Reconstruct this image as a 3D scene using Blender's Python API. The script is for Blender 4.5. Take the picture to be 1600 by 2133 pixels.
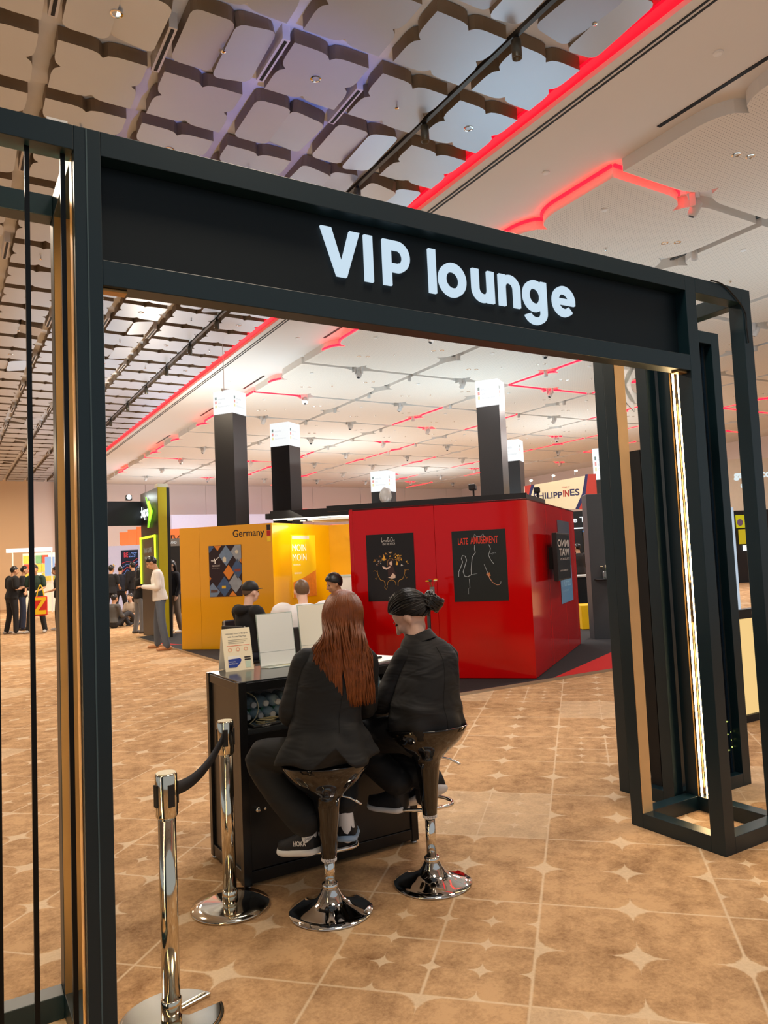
import bpy, bmesh, math, random
from math import sin, cos, pi, radians, sqrt
from mathutils import Vector, Matrix, noise

# ------------------------------------------------------------------ scene, camera, world, light
for o in list(bpy.data.objects):
    bpy.data.objects.remove(o)
S = bpy.context.scene
COL = S.collection
S.view_settings.view_transform = 'Standard'
S.view_settings.look = 'None'
S.view_settings.gamma = 1.0
S.view_settings.use_curve_mapping = False
S.view_settings.exposure = 0.0

CAMZ = 1.52
F_PX, YAW, PITCH, ROLL = 1546.3, radians(30.954), radians(3.742), radians(-2.525)
_f = Vector((sin(YAW) * cos(PITCH), cos(YAW) * cos(PITCH), sin(PITCH)))
_r = Vector((cos(YAW), -sin(YAW), 0.0))
_u = _r.cross(_f)
_rr = _r * cos(ROLL) + _u * sin(ROLL)
_uu = -_r * sin(ROLL) + _u * cos(ROLL)
cam_data = bpy.data.cameras.new('camera')
cam = bpy.data.objects.new('camera', cam_data)
COL.objects.link(cam)
cam.matrix_world = Matrix(((_rr.x, _uu.x, -_f.x, 0), (_rr.y, _uu.y, -_f.y, 0), (_rr.z, _uu.z, -_f.z, CAMZ), (0, 0, 0, 1)))
cam_data.sensor_fit = 'VERTICAL'
cam_data.sensor_height = 36.0
cam_data.lens = F_PX / 2133.0 * 36.0
cam_data.clip_start = 0.05
cam_data.clip_end = 200
S.camera = cam

world = bpy.data.worlds.new('world')
S.world = world
world.use_nodes = True
world.node_tree.nodes['Background'].inputs[0].default_value = (0.80, 0.86, 0.92, 1)
world.node_tree.nodes['Background'].inputs[1].default_value = 0.52


def area(name, loc, size, power, color, rot=(0, 0, 0), sizey=None, spread=None):
    L = bpy.data.lights.new(name, 'AREA')
    L.energy = power
    L.color = color
    L.shape = 'RECTANGLE' if sizey else 'DISK'
    L.size = size
    if sizey:
        L.size_y = sizey
    if spread:
        L.spread = spread
    o = bpy.data.objects.new(name, L)
    o.location = loc
    o.rotation_euler = rot
    COL.objects.link(o)
    return o


WARM, NEUT, COOL = (1.0, 0.82, 0.62), (1.0, 0.96, 0.92), (0.84, 0.95, 1.0)
# hall ceiling luminaires (downlights)
for (x, y, p, c) in [(1.9, 1.4, 150, WARM), (4.8, 2.2, 130, WARM), (3.0, 5.1, 130, NEUT), (-1.5, 8.5, 220, WARM), (0.9, 14, 260, WARM), (3.2, 20.5, 330, WARM),
                     (-3, 27, 420, WARM), (2.2, 33, 420, WARM), (7.6, 10.2, 300, NEUT), (11.5, 7.0, 260, NEUT), (8.2, 17.5, 420, NEUT),
                     (15, 12.5, 360, NEUT), (14.5, 21, 460, NEUT), (9, 29, 520, NEUT), (20, 27, 520, NEUT), (22, 15, 420, NEUT)]:
    area('ceiling_downlight_lamp', (x, y, 5.72), 1.1, p * (0.80 if y < 19 else 0.95), c)
# unseen area lights added over the stands to brighten the ceiling
for (x, y, z, p, c) in [(8.6, 9.0, 2.6, 130, COOL), (6.3, 16.5, 2.7, 330, COOL), (11.5, 14.5, 2.7, 330, NEUT), (3.5, 24, 2.6, 160, WARM),
                        (12, 24, 2.6, 420, NEUT), (18, 18, 2.6, 360, NEUT), (20, 30, 2.6, 420, NEUT), (9, 33, 2.6, 380, NEUT), (11.5, 5.5, 2.7, 150, WARM)]:
    area('ceiling_fill', (x, y, z), 3.4, p * 0.40, (0.62, 0.86, 1.0), (pi, 0, 0))


# unseen fill lights added to brighten the metal ceiling and tint it blue
area('ceiling_fill_strip', (1.9, 2.44, 2.95), 2.4, 34, (0.80, 0.92, 1.0), (pi, 0, 0), 0.06)
area('ceiling_fill', (4.3, 17.6, 3.5), 0.3, 70, WARM, (pi, 0, 0))
L = bpy.data.lights.new('blue_ceiling_fill', 'SPOT')  # added blue spot without a fitting, tints some ceiling panels
L.energy = 520
L.color = (0.14, 0.22, 1.0)
L.spot_size = radians(34)
L.spot_blend = 0.8
L.shadow_soft_size = 0.05
o = bpy.data.objects.new('blue_ceiling_fill', L)
o.location = (2.75, 2.44, 2.97)
o.rotation_euler = (Vector((2.9, 6.9, 6.0)) - Vector(o.location)).to_track_quat('-Z', 'Y').to_euler()
COL.objects.link(o)


# ------------------------------------------------------------------ materials
def lin(c):
    return tuple(((v / 255) / 12.92 if v / 255 <= 0.04045 else ((v / 255 + 0.055) / 1.055) ** 2.4) for v in c)


MATS = {}


def mat(name, rgb, rough=0.5, metal=0.0, emit=None, estr=0.0, var=0.06, scale=8.0, trans=0.0, alpha=1.0, coat=0.0, bump=0.0, spec=0.5, sheen=0.0, ior=1.45):
    """principled material; rgb in 0-255 sRGB; colour broken up by a little procedural noise"""
    if name in MATS:
        return MATS[name]
    m = bpy.data.materials.new(name)
    m.use_nodes = True
    nt = m.node_tree
    b = nt.nodes['Principled BSDF']
    c = lin(rgb)
    b.inputs['Base Color'].default_value = (*c, 1)
    b.inputs['Roughness'].default_value = rough
    b.inputs['Metallic'].default_value = metal
    b.inputs['IOR'].default_value = ior
    b.inputs['Specular IOR Level'].default_value = spec
    if coat:
        b.inputs['Coat Weight'].default_value = coat
        b.inputs['Coat Roughness'].default_value = 0.03
    if sheen:
        b.inputs['Sheen Weight'].default_value = sheen
    if trans:
        b.inputs['Transmission Weight'].default_value = trans
    if alpha < 1:
        b.inputs['Alpha'].default_value = alpha
    if emit:
        b.inputs['Emission Color'].default_value = (*lin(emit), 1)
        b.inputs['Emission Strength'].default_value = estr
    if var > 0 or bump > 0:
        tc = nt.nodes.new('ShaderNodeTexCoord')
        nz = nt.nodes.new('ShaderNodeTexNoise')
        nz.inputs['Scale'].default_value = scale
        nz.inputs['Detail'].default_value = 4
        nt.links.new(tc.outputs['Object'], nz.inputs['Vector'])
        if var > 0:
            mx = nt.nodes.new('ShaderNodeMix')
            mx.data_type = 'RGBA'
            mx.inputs[6].default_value = (*[v * (1 - var) for v in c], 1)
            mx.inputs[7].default_value = (*[min(1, v * (1 + var)) for v in c], 1)
            nt.links.new(nz.outputs['Fac'], mx.inputs[0])
            nt.links.new(mx.outputs[2], b.inputs['Base Color'])
        if bump > 0:
            bp = nt.nodes.new('ShaderNodeBump')
            bp.inputs['Strength'].default_value = bump
            bp.inputs['Distance'].default_value = 0.01
            nt.links.new(nz.outputs['Fac'], bp.inputs['Height'])
            nt.links.new(bp.outputs['Normal'], b.inputs['Normal'])
    MATS[name] = m
    return m


def emat(name, rgb, strength):
    m = mat(name, (12, 12, 12), 0.5, emit=rgb, estr=strength, var=0)
    return m


class NB:
    """tiny node-graph builder for maths on scalars"""
    def __init__(s, m):
        s.nt = m.node_tree

    def math(s, op, a, b=None, c=None, clamp=False):
        n = s.nt.nodes.new('ShaderNodeMath')
        n.operation = op
        n.use_clamp = clamp
        for i, v in enumerate((a, b, c)):
            if v is None:
                continue
            if isinstance(v, (int, float)):
                n.inputs[i].default_value = v
            else:
                s.nt.links.new(v, n.inputs[i])
        return n.outputs[0]

    def noise(s, vec, scale, detail=4, rough=0.5):
        n = s.nt.nodes.new('ShaderNodeTexNoise')
        n.inputs['Scale'].default_value = scale
        n.inputs['Detail'].default_value = detail
        n.inputs['Roughness'].default_value = rough
        s.nt.links.new(vec, n.inputs['Vector'])
        return n.outputs['Fac']

    def mix(s, fac, a, b):
        n = s.nt.nodes.new('ShaderNodeMix')
        n.data_type = 'RGBA'
        for i, v in ((0, fac), (6, a), (7, b)):
            if isinstance(v, (int, float)):
                n.inputs[i].default_value = v
            elif isinstance(v, tuple):
                n.inputs[i].default_value = (*v, 1)
            else:
                s.nt.links.new(v, n.inputs[i])
        return n.outputs[2]


def carpet_material():
    m = mat('carpet', (190, 140, 95), 0.95, var=0, spec=0.1)
    g = NB(m)
    nt = m.node_tree
    b = nt.nodes['Principled BSDF']
    tc = nt.nodes.new('ShaderNodeTexCoord')
    mp = nt.nodes.new('ShaderNodeMapping')
    mp.inputs['Rotation'].default_value = (0, 0, radians(45.3))
    nt.links.new(tc.outputs['Object'], mp.inputs['Vector'])
    sp = nt.nodes.new('ShaderNodeSeparateXYZ')
    nt.links.new(mp.outputs['Vector'], sp.inputs[0])
    T = 0.755
    # rotated x' = along the (1,-1) carpet axis, y' = along the (1,1) axis
    cu = g.math('DIVIDE', g.math('ADD', sp.outputs[0], 0.24 + 40 * T), T)
    cv = g.math('DIVIDE', g.math('ADD', sp.outputs[1], -3.385 + 40 * T), T)
    iu, iv = g.math('FLOOR', cu), g.math('FLOOR', cv)
    rnd = g.math('FRACT', g.math('ADD', g.math('ADD', g.math('MULTIPLY', iu, 0.754877), g.math('MULTIPLY', iv, 0.569840)), 0.1))

    rough_ = g.math('MULTIPLY', g.math('SUBTRACT', g.noise(tc.outputs['Object'], 45, 3, 0.7), 0.5), 0.16)

    def pattern(scale):
        fu, fv = g.math('FRACT', g.math('MULTIPLY', cu, scale)), g.math('FRACT', g.math('MULTIPLY', cv, scale))
        mu = g.math('MULTIPLY', g.math('MINIMUM', fu, g.math('SUBTRACT', 1.0, fu)), 2.0)
        mv = g.math('MULTIPLY', g.math('MINIMUM', fv, g.math('SUBTRACT', 1.0, fv)), 2.0)
        su, sv = g.math('SQRT', mu), g.math('SQRT', mv)
        du, dv = g.math('SQRT', g.math('SUBTRACT', 1.0, mu)), g.math('SQRT', g.math('SUBTRACT', 1.0, mv))
        st = g.math('MINIMUM', g.math('ADD', du, dv), g.math('MINIMUM', g.math('ADD', du, sv), g.math('ADD', su, dv)))
        star = g.math('MULTIPLY', g.math('SUBTRACT', 0.60, g.math('ADD', st, rough_)), 16.0, clamp=True)
        line = g.math('MULTIPLY', g.math('SUBTRACT', 0.022 * scale, g.math('MINIMUM', mu, mv)), 60.0 / scale, clamp=True)
        return g.math('MAXIMUM', star, line)

    big, small = pattern(1.0), pattern(2.0)
    is_small = g.math('GREATER_THAN', rnd, 0.70)
    is_plain = g.math('GREATER_THAN', rnd, 0.90)
    pat = g.math('ADD', g.math('MULTIPLY', small, is_small), g.math('MULTIPLY', big, g.math('SUBTRACT', 1.0, is_small)))
    pat = g.math('MAXIMUM', pat, g.math('MULTIPLY', is_plain, 0.55))
    n1 = g.noise(tc.outputs['Object'], 2.2, 5, 0.6)
    n2 = g.noise(tc.outputs['Object'], 60, 4, 0.75)
    n3 = g.noise(tc.outputs['Object'], 9, 4, 0.65)
    mott = g.math('MULTIPLY_ADD', n2, 0.55, g.math('MULTIPLY_ADD', n3, 0.8, g.math('MULTIPLY', n1, 0.6)))
    mott = g.math('MULTIPLY', g.math('SUBTRACT', mott, 0.66), 2.3, clamp=True)
    dark = g.mix(mott, lin((128, 94, 64)), lin((200, 162, 120)))
    light = g.mix(n2, lin((205, 180, 146)), lin((232, 212, 182)))
    colr = g.mix(g.math('MULTIPLY', pat, 0.70), dark, light)
    nt.links.new(colr, b.inputs['Base Color'])
    bp = nt.nodes.new('ShaderNodeBump')
    bp.inputs['Strength'].default_value = 0.25
    bp.inputs['Distance'].default_value = 0.004
    nt.links.new(g.noise(tc.outputs['Object'], 420, 2), bp.inputs['Height'])
    nt.links.new(bp.outputs['Normal'], b.inputs['Normal'])
    return m


def perforated_material():
    m = mat('perforated_white', (226, 218, 206), 0.7, var=0)
    g = NB(m)
    nt = m.node_tree
    b = nt.nodes['Principled BSDF']
    tc = nt.nodes.new('ShaderNodeTexCoord')
    sp = nt.nodes.new('ShaderNodeSeparateXYZ')
    nt.links.new(tc.outputs['Object'], sp.inputs[0])
    P = 0.036
    fu = g.math('SUBTRACT', g.math('FRACT', g.math('DIVIDE', g.math('ADD', sp.outputs[0], 20), P)), 0.5)
    fv = g.math('SUBTRACT', g.math('FRACT', g.math('DIVIDE', g.math('ADD', sp.outputs[1], 20), P)), 0.5)
    d = g.math('SQRT', g.math('ADD', g.math('MULTIPLY', fu, fu), g.math('MULTIPLY', fv, fv)))
    dot = g.math('MULTIPLY', g.math('SUBTRACT', 0.20, d), 14.0, clamp=True)
    # a plain margin along the panel rim
    ax = g.math('ABSOLUTE', sp.outputs[0])
    ay = g.math('ABSOLUTE', sp.outputs[1])
    inside = g.math('LESS_THAN', g.math('MAXIMUM', ax, ay), 1.30)
    dot = g.math('MULTIPLY', dot, inside)
    nt.links.new(g.mix(g.math('MULTIPLY', dot, 0.7), lin((228, 220, 208)), lin((120, 108, 96))), b.inputs['Base Color'])
    return m


# ------------------------------------------------------------------ mesh builders
class MB:
    def __init__(s):
        s.v, s.f, s.mi = [], [], []
        s.cur = 0

    def add(s, vs, fs):
        o = len(s.v)
        s.v += [tuple(p) for p in vs]
        s.f += [tuple(i + o for i in f) for f in fs]
        s.mi += [s.cur] * len(fs)
        return s

    def box(s, a, b, M=None):
        (x0, y0, z0), (x1, y1, z1) = a, b
        vs = [(x0, y0, z0), (x1, y0, z0), (x1, y1, z0), (x0, y1, z0), (x0, y0, z1), (x1, y0, z1), (x1, y1, z1), (x0, y1, z1)]
        if M:
            vs = [tuple(M @ Vector(p)) for p in vs]
        return s.add(vs, [(0, 3, 2, 1), (4, 5, 6, 7), (0, 1, 5, 4), (1, 2, 6, 5), (2, 3, 7, 6), (3, 0, 4, 7)])

    def prism(s, poly, z0, z1, M=None):
        """polygon in xy extruded along z"""
        n = len(poly)
        vs = [(p[0], p[1], z0) for p in poly] + [(p[0], p[1], z1) for p in poly]
        if M:
            vs = [tuple(M @ Vector(p)) for p in vs]
        fs = [tuple(range(n - 1, -1, -1)), tuple(range(n, 2 * n))] + [(i, (i + 1) % n, n + (i + 1) % n, n + i) for i in range(n)]
        return s.add(vs, fs)

    def lathe(s, prof, seg=24, c=(0, 0, 0), M=None, fn=None):
        vs, fs = [], []
        for (r, z) in prof:
            for k in range(seg):
                a = 2 * pi * k / seg
                p = Vector((c[0] + r * cos(a), c[1] + r * sin(a), c[2] + z))
                if fn:
                    p = fn(p, r)
                vs.append(tuple(M @ p) if M else tuple(p))
        n = len(prof)
        for i in range(n - 1):
            for k in range(seg):
                k2 = (k + 1) % seg
                fs.append((i * seg + k, i * seg + k2, (i + 1) * seg + k2, (i + 1) * seg + k))
        fs.append(tuple(range(seg - 1, -1, -1)))
        fs.append(tuple((n - 1) * seg + k for k in range(seg)))
        return s.add(vs, fs)

    def cyl(s, p0, p1, r0, r1=None, seg=12):
        return s.tube([p0, p1], [r0, r0 if r1 is None else r1], seg, rounded=False)

    def tube(s, pts, rad, seg=10, rounded=True, smooth=0, flat=1.0, up=None):
        """swept tube; rad numbers or (rx, ry); optional catmull-rom refinement"""
        pts = [Vector(p) for p in pts]
        rad = [(r if isinstance(r, tuple) else (r, r * flat)) for r in rad]
        if smooth and len(pts) > 2:
            P, Rr = [], []
            for i in range(len(pts) - 1):
                p0, p1, p2, p3 = pts[max(i - 1, 0)], pts[i], pts[i + 1], pts[min(i + 2, len(pts) - 1)]
                for k in range(smooth):
                    t = k / smooth
                    P.append(0.5 * ((2 * p1) + (p2 - p0) * t + (2 * p0 - 5 * p1 + 4 * p2 - p3) * t * t + (3 * p1 - p0 - 3 * p2 + p3) * t ** 3))
                    Rr.append(tuple(rad[i][j] * (1 - t) + rad[i + 1][j] * t for j in (0, 1)))
            P.append(pts[-1])
            Rr.append(rad[-1])
            pts, rad = P, Rr
        if rounded:
            d0 = (pts[0] - pts[1]).normalized()
            d1 = (pts[-1] - pts[-2]).normalized()
            r0, r1 = min(rad[0]), min(rad[-1])
            pts = [pts[0] + d0 * r0 * 0.92, pts[0] + d0 * r0 * 0.6] + pts + [pts[-1] + d1 * r1 * 0.6, pts[-1] + d1 * r1 * 0.92]
            sc = lambda r, k: (r[0] * k, r[1] * k)
            rad = [sc(rad[0], 0.38), sc(rad[0], 0.8)] + rad + [sc(rad[-1], 0.8), sc(rad[-1], 0.38)]
        n = len(pts)
        ref = Vector(up) if up else None
        vs = []
        px = None
        for i in range(n):
            d = (pts[min(i + 1, n - 1)] - pts[max(i - 1, 0)])
            if d.length < 1e-9:
                d = Vector((0, 0, 1))
            d.normalize()
            if px is None:
                a = ref if ref else (Vector((1, 0, 0)) if abs(d.x) < 0.8 else Vector((0, 1, 0)))
            else:
                a = px
            x = (a - d * a.dot(d))
            if x.length < 1e-6:
                x = d.orthogonal()
            x.normalize()
            px = x
            y = d.cross(x)
            for k in range(seg):
                t = 2 * pi * k / seg
                vs.append(tuple(pts[i] + x * (rad[i][0] * cos(t)) + y * (rad[i][1] * sin(t))))
        fs = []
        for i in range(n - 1):
            for k in range(seg):
                k2 = (k + 1) % seg
                fs.append((i * seg + k, i * seg + k2, (i + 1) * seg + k2, (i + 1) * seg + k))
        fs.append(tuple(range(seg - 1, -1, -1)))
        fs.append(tuple((n - 1) * seg + k for k in range(seg)))
        return s.add(vs, fs)

    def ell(s, c, r, seg=14, rings=9, M=None, fn=None):
        vs, fs = [], []
        for i in range(1, rings):
            ph = pi * i / rings
            for k in range(seg):
                a = 2 * pi * k / seg
                p = Vector((r[0] * sin(ph) * cos(a), r[1] * sin(ph) * sin(a), r[2] * cos(ph)))
                if fn:
                    p = fn(p)
                if M:
                    p = M @ p
                vs.append(tuple(p + Vector(c)))
        t, b_ = Vector((0, 0, r[2])), Vector((0, 0, -r[2]))
        if fn:
            t, b_ = fn(t), fn(b_)
        if M:
            t, b_ = M @ t, M @ b_
        vs += [tuple(t + Vector(c)), tuple(b_ + Vector(c))]
        n = (rings - 1) * seg
        for i in range(rings - 2):
            for k in range(seg):
                k2 = (k + 1) % seg
                fs.append((i * seg + k, (i + 1) * seg + k, (i + 1) * seg + k2, i * seg + k2))
        for k in range(seg):
            k2 = (k + 1) % seg
            fs.append((n, k, k2))
            fs.append((n + 1, (rings - 2) * seg + k2, (rings - 2) * seg + k))
        return s.add(vs, fs)

    def loft(s, rings, cap=True):
        m = len(rings[0])
        vs = [tuple(p) for r in rings for p in r]
        fs = []
        for i in range(len(rings) - 1):
            for k in range(m):
                k2 = (k + 1) % m
                fs.append((i * m + k, i * m + k2, (i + 1) * m + k2, (i + 1) * m + k))
        if cap:
            fs.append(tuple(range(m - 1, -1, -1)))
            fs.append(tuple((len(rings) - 1) * m + k for k in range(m)))
        return s.add(vs, fs)

    def mesh(s, name):
        me = bpy.data.meshes.new(name)
        me.from_pydata(s.v, [], s.f)
        if any(s.mi):
            me.polygons.foreach_set('material_index', s.mi)
        me.update()
        return me

    def build(s, name, m=None, parent=None, smooth=False, bevel=0.0, remesh=0.0, relax=0, mats=None):
        me = s.mesh(name)
        for x in (mats or [m]):
            if x:
                me.materials.append(x)
        if smooth:
            me.polygons.foreach_set('use_smooth', [True] * len(me.polygons))
        o = bpy.data.objects.new(name, me)
        COL.objects.link(o)
        if parent:
            o.parent = parent
        if bevel:
            bv = o.modifiers.new('bevel', 'BEVEL')
            bv.width = bevel
            bv.segments = 2
            bv.limit_method = 'ANGLE'
        if remesh:
            rm = o.modifiers.new('remesh', 'REMESH')
            rm.mode = 'VOXEL'
            rm.voxel_size = remesh
            rm.use_smooth_shade = True
            if relax:
                sm = o.modifiers.new('smooth', 'SMOOTH')
                sm.factor = 0.5
                sm.iterations = relax
        return o


def tag(o, label=None, cat=None, group=None, kind=None):
    if label:
        o['label'] = label
    if cat:
        o['category'] = cat
    if group:
        o['group'] = group
    if kind:
        o['kind'] = kind
    return o


def empty(name, loc=(0, 0, 0), rz=0.0, label=None, cat=None, group=None, parent=None):
    o = bpy.data.objects.new(name, None)
    o.empty_display_size = 0.1
    o.location = loc
    o.rotation_euler = (0, 0, rz)
    COL.objects.link(o)
    if parent:
        o.parent = parent
    return tag(o, label, cat, group)


def copy_tree(o, parent=None):
    c = o.copy()
    COL.objects.link(c)
    c.parent = parent
    for ch in list(o.children):
        copy_tree(ch, c)
    return c


def B(name, a, b, m, parent=None, bevel=0.0):
    return MB().box(a, b).build(name, m, parent, bevel=bevel)


def plane_M(o, u, n):
    """matrix of an upright board: local x = u, local y = up, local z = outward normal n"""
    u, n = Vector(u).normalized(), Vector(n).normalized()
    up = Vector((0, 0, 1))
    return Matrix(((u.x, up.x, n.x, o[0]), (u.y, up.y, n.y, o[1]), (u.z, up.z, n.z, o[2]), (0, 0, 0, 1)))


def text_mesh(body, extrude=0.0, bold=0.0, space=1.0):
    cu = bpy.data.curves.new('lettering', 'FONT')
    cu.body = body
    cu.size = 1.0
    cu.extrude = extrude
    cu.offset = bold
    cu.resolution_u = 3
    cu.space_character = space
    o = bpy.data.objects.new('lettering', cu)
    me = bpy.data.meshes.new_from_object(o)
    bpy.data.objects.remove(o)
    bpy.data.curves.remove(cu)
    return me


def text(name, body, M, x0, y0, x1, y1, m, parent=None, off=0.003, bold=0.0, keep=False, flip=False):
    """lettering fitted into the box x0..x1, y0..y1 of the board M"""
    me = text_mesh(body, 0.0, bold)
    if not me.vertices:
        return None
    xs = [v.co.x for v in me.vertices]
    ys = [v.co.y for v in me.vertices]
    sx = (x1 - x0) / (max(xs) - min(xs))
    sy = (y1 - y0) / (max(ys) - min(ys))
    if keep:
        sx = sy = min(sx, sy)
    for v in me.vertices:
        x = (v.co.x - min(xs)) * sx
        if flip:
            x = (x1 - x0) - x
        v.co = M @ Vector((x0 + x, y0 + (v.co.y - min(ys)) * sy, off))
    me.materials.append(m)
    o = bpy.data.objects.new(name, me)
    COL.objects.link(o)
    o.parent = parent
    return o


def flat(name, M, pts, m, parent, off=0.002, th=0.002):
    """a thin printed or mounted piece on a board, outline pts in board coordinates"""
    return MB().prism(pts, off, off + th, M).build(name, m, parent)


def rect(x0, y0, x1, y1):
    return [(x0, y0), (x1, y0), (x1, y1), (x0, y1)]


def arc(cx, cy, r, a0, a1, n=16, ry=None):
    return [(cx + r * cos(radians(a0 + (a1 - a0) * i / n)), cy + (ry or r) * sin(radians(a0 + (a1 - a0) * i / n))) for i in range(n + 1)]


def stroke(pts, w):
    """outline of a polyline of width w (2D)"""
    L, R = [], []
    for i, p in enumerate(pts):
        a, b = Vector(pts[max(i - 1, 0)]), Vector(pts[min(i + 1, len(pts) - 1)])
        d = (b - a)
        d = d / (d.length or 1)
        n = Vector((-d.y, d.x)) * w / 2
        L.append((p[0] + n.x, p[1] + n.y))
        R.append((p[0] - n.x, p[1] - n.y))
    return L + R[::-1]


def stroke_strip(mb, M, pts, w, off, th=0.002):
    """same, added quad by quad so that closed curves work"""
    out = stroke(pts, w)
    n = len(pts)
    for i in range(n - 1):
        q = [out[i], out[i + 1], out[2 * n - 2 - i], out[2 * n - 1 - i]]
        mb.prism(q[::-1], off, off + th, M)
    return mb
# ------------------------------------------------------------------ common materials
BLACKF = mat('portal_black', (13, 38, 47), 0.36, var=0.10, scale=3, spec=0.55)
PANELB = mat('header_black', (7, 23, 30), 0.5, var=0.08, scale=2, spec=0.35)
BLK = mat('matte_black', (22, 22, 24), 0.55)
BLKG = mat('gloss_black', (12, 11, 11), 0.08, spec=0.6, coat=0.6, var=0)
DARKG = mat('dark_grey', (58, 60, 63), 0.6)
CHROME = mat('chrome', (225, 222, 215), 0.06, 1.0, var=0)
STEEL = mat('brushed_steel', (190, 188, 184), 0.28, 1.0, var=0.05, scale=30)
WHITE = mat('white_paint', (236, 234, 230), 0.6, var=0.02)
PAPER = mat('paper_white', (244, 244, 242), 0.7, var=0.01)
CEILW = mat('ceiling_white', (226, 222, 216), 0.75, var=0.02, scale=1)
PERF = perforated_material()
ALU = mat('satin_aluminium', (192, 202, 214), 0.34, 0.6, var=0.04, scale=2)
SKIRT = mat('skirt_reflected_brown', (138, 120, 98), 0.42, 0.5, var=0.10, scale=4)  # brown of the reflections on the panel skirts, put into their colour
REDLED = emat('red_led', (255, 10, 28), 9.0)
WARMLED = emat('warm_led', (255, 218, 156), 34.0)
GLOWGOLD = mat('gold_glow_satin', (158, 124, 80), 0.30, 0.7, var=0.10, scale=5)  # warm glow of the light tubes on the posts, as a strip colour
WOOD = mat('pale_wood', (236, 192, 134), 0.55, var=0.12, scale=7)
GREYP = mat('device_white', (214, 210, 206), 0.45)
SLOT = mat('slot_black', (16, 16, 17), 0.6)

# ------------------------------------------------------------------ floor, walls
fl = MB().box((-22, -9, -0.12), (30, 39.6, 0)).build('floor', carpet_material())
tag(fl, kind='structure')
WALLP = mat('wall_pinkish', (238, 226, 222), 0.8, var=0.02, scale=0.4)
WALLB = mat('wall_beige', (222, 190, 150), 0.8, var=0.03, scale=0.4)
wb = empty('wall_back', (0, 39.3, 0))
tag(wb, kind='structure')
# far wall: tall panels, beige on the left, white on the right
x = -22.0
while x < 29.6:
    w = 2.15 if x < 4.2 else 3.2
    MB().box((x + 0.008, -0.03 * ((int(x * 3) % 2)), 0), (x + w - 0.008, 0.2, 6.3)).build('wall_panel', WALLB if x < 3.2 else WALLP, wb)
    x += w
B('wall_column', (4.9, -0.5, 0), (6.2, 0.0, 6.3), WALLP, wb)
wr = B('wall_right', (29.6, -2, 0), (29.9, 39.3, 6.3), WALLP)
tag(wr, kind='structure')

# ------------------------------------------------------------------ ceiling
ZC = 6.0
ceil = empty('ceiling', (0, 0, 0))
tag(ceil, kind='structure')
B('metal_bay_soffit', (-22, -3.5, ZC + 0.14), (5.15, 39.3, ZC + 0.24), mat('soffit_pale', (228, 234, 240), 0.6, 0.0), ceil)
B('white_soffit', (5.32, -3.5, ZC), (29.7, 39.3, ZC + 0.2), CEILW, ceil)
# cove with the long red light line between both bays
B('cove_top', (5.10, -3.5, ZC + 0.20), (5.34, 39.3, ZC + 0.26), CEILW, ceil)
B('cove_light_line', (5.16, -3.4, ZC + 0.03), (5.295, 39.2, ZC + 0.06), emat('cove_red', (255, 8, 34), 1.7), ceil)
B('cove_lip', (5.30, -3.5, ZC - 0.02), (5.345, 39.3, ZC + 0.06), CEILW, ceil)
for dx in (0.0, 0.055):
    B('slot_diffuser', (5.43 + dx, -3.5, ZC - 0.006), (5.452 + dx, 39.3, ZC + 0.004), SLOT, ceil)


def notched(w, h, nw, nd, k=5):
    """outline of a panel of four lobes: sharp corners, a cusped notch in the middle of each side"""
    def side(L):
        out = [(-L / 2, 0)]
        for i in range(k + 1):
            dx = nw * (1 - i / k)
            out.append((-dx, nd * (1 - sqrt(max(0, 1 - ((nw - dx) / nw) ** 2)))))
        for i in range(k - 1, -1, -1):
            dx = nw * (1 - i / k)
            out.append((dx, nd * (1 - sqrt(max(0, 1 - ((nw - dx) / nw) ** 2)))))
        return out
    P = []
    P += [(x, -h / 2 + y) for (x, y) in side(w)]
    P += [(w / 2 - y, x) for (x, y) in side(h)]
    P += [(-x, h / 2 - y) for (x, y) in side(w)]
    P += [(-w / 2 + y, -x) for (x, y) in side(h)]
    return P


def lobe_half(w, h, r, k=5):
    """half of a panel: a rounded rectangle with one notch on its long side and on the outer side"""
    P = []
    for (cx, cy, a0) in ((w / 2 - r, -h / 2 + r, -90), (w / 2 - r, h / 2 - r, 0), (-w / 2 + r, h / 2 - r, 90), (-w / 2 + r, -h / 2 + r, 180)):
        P += arc(cx, cy, r, a0, a0 + 90, k)
    return P


def panel_mesh(name, poly, depth, M=None):
    mb = MB()
    n = len(poly)
    vs = [(p[0], p[1], 0) for p in poly] + [(p[0], p[1], depth) for p in poly]
    if M:
        vs = [tuple(M @ Vector(v)) for v in vs]
    mb.cur = 0
    mb.add(vs, [tuple(range(n - 1, -1, -1))])
    mb2 = [(i, (i + 1) % n, n + (i + 1) % n, n + i) for i in range(n)]
    o = len(mb.v) - 2 * n
    mb.f += [tuple(i + o for i in f) for f in mb2]
    mb.mi += [1] * n
    return mb


PW, PH, PX, PY = 0.735, 0.70, 0.885, 0.877
X0, Y0 = 4.407, 5.545      # a panel corner of the metal grid
flatp = panel_mesh('p', notched(PW, PH, 0.155, 0.065, 4), 0.13).mesh('ceiling_panel')
flatp.materials.append(ALU)
flatp.materials.append(SKIRT)


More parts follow.
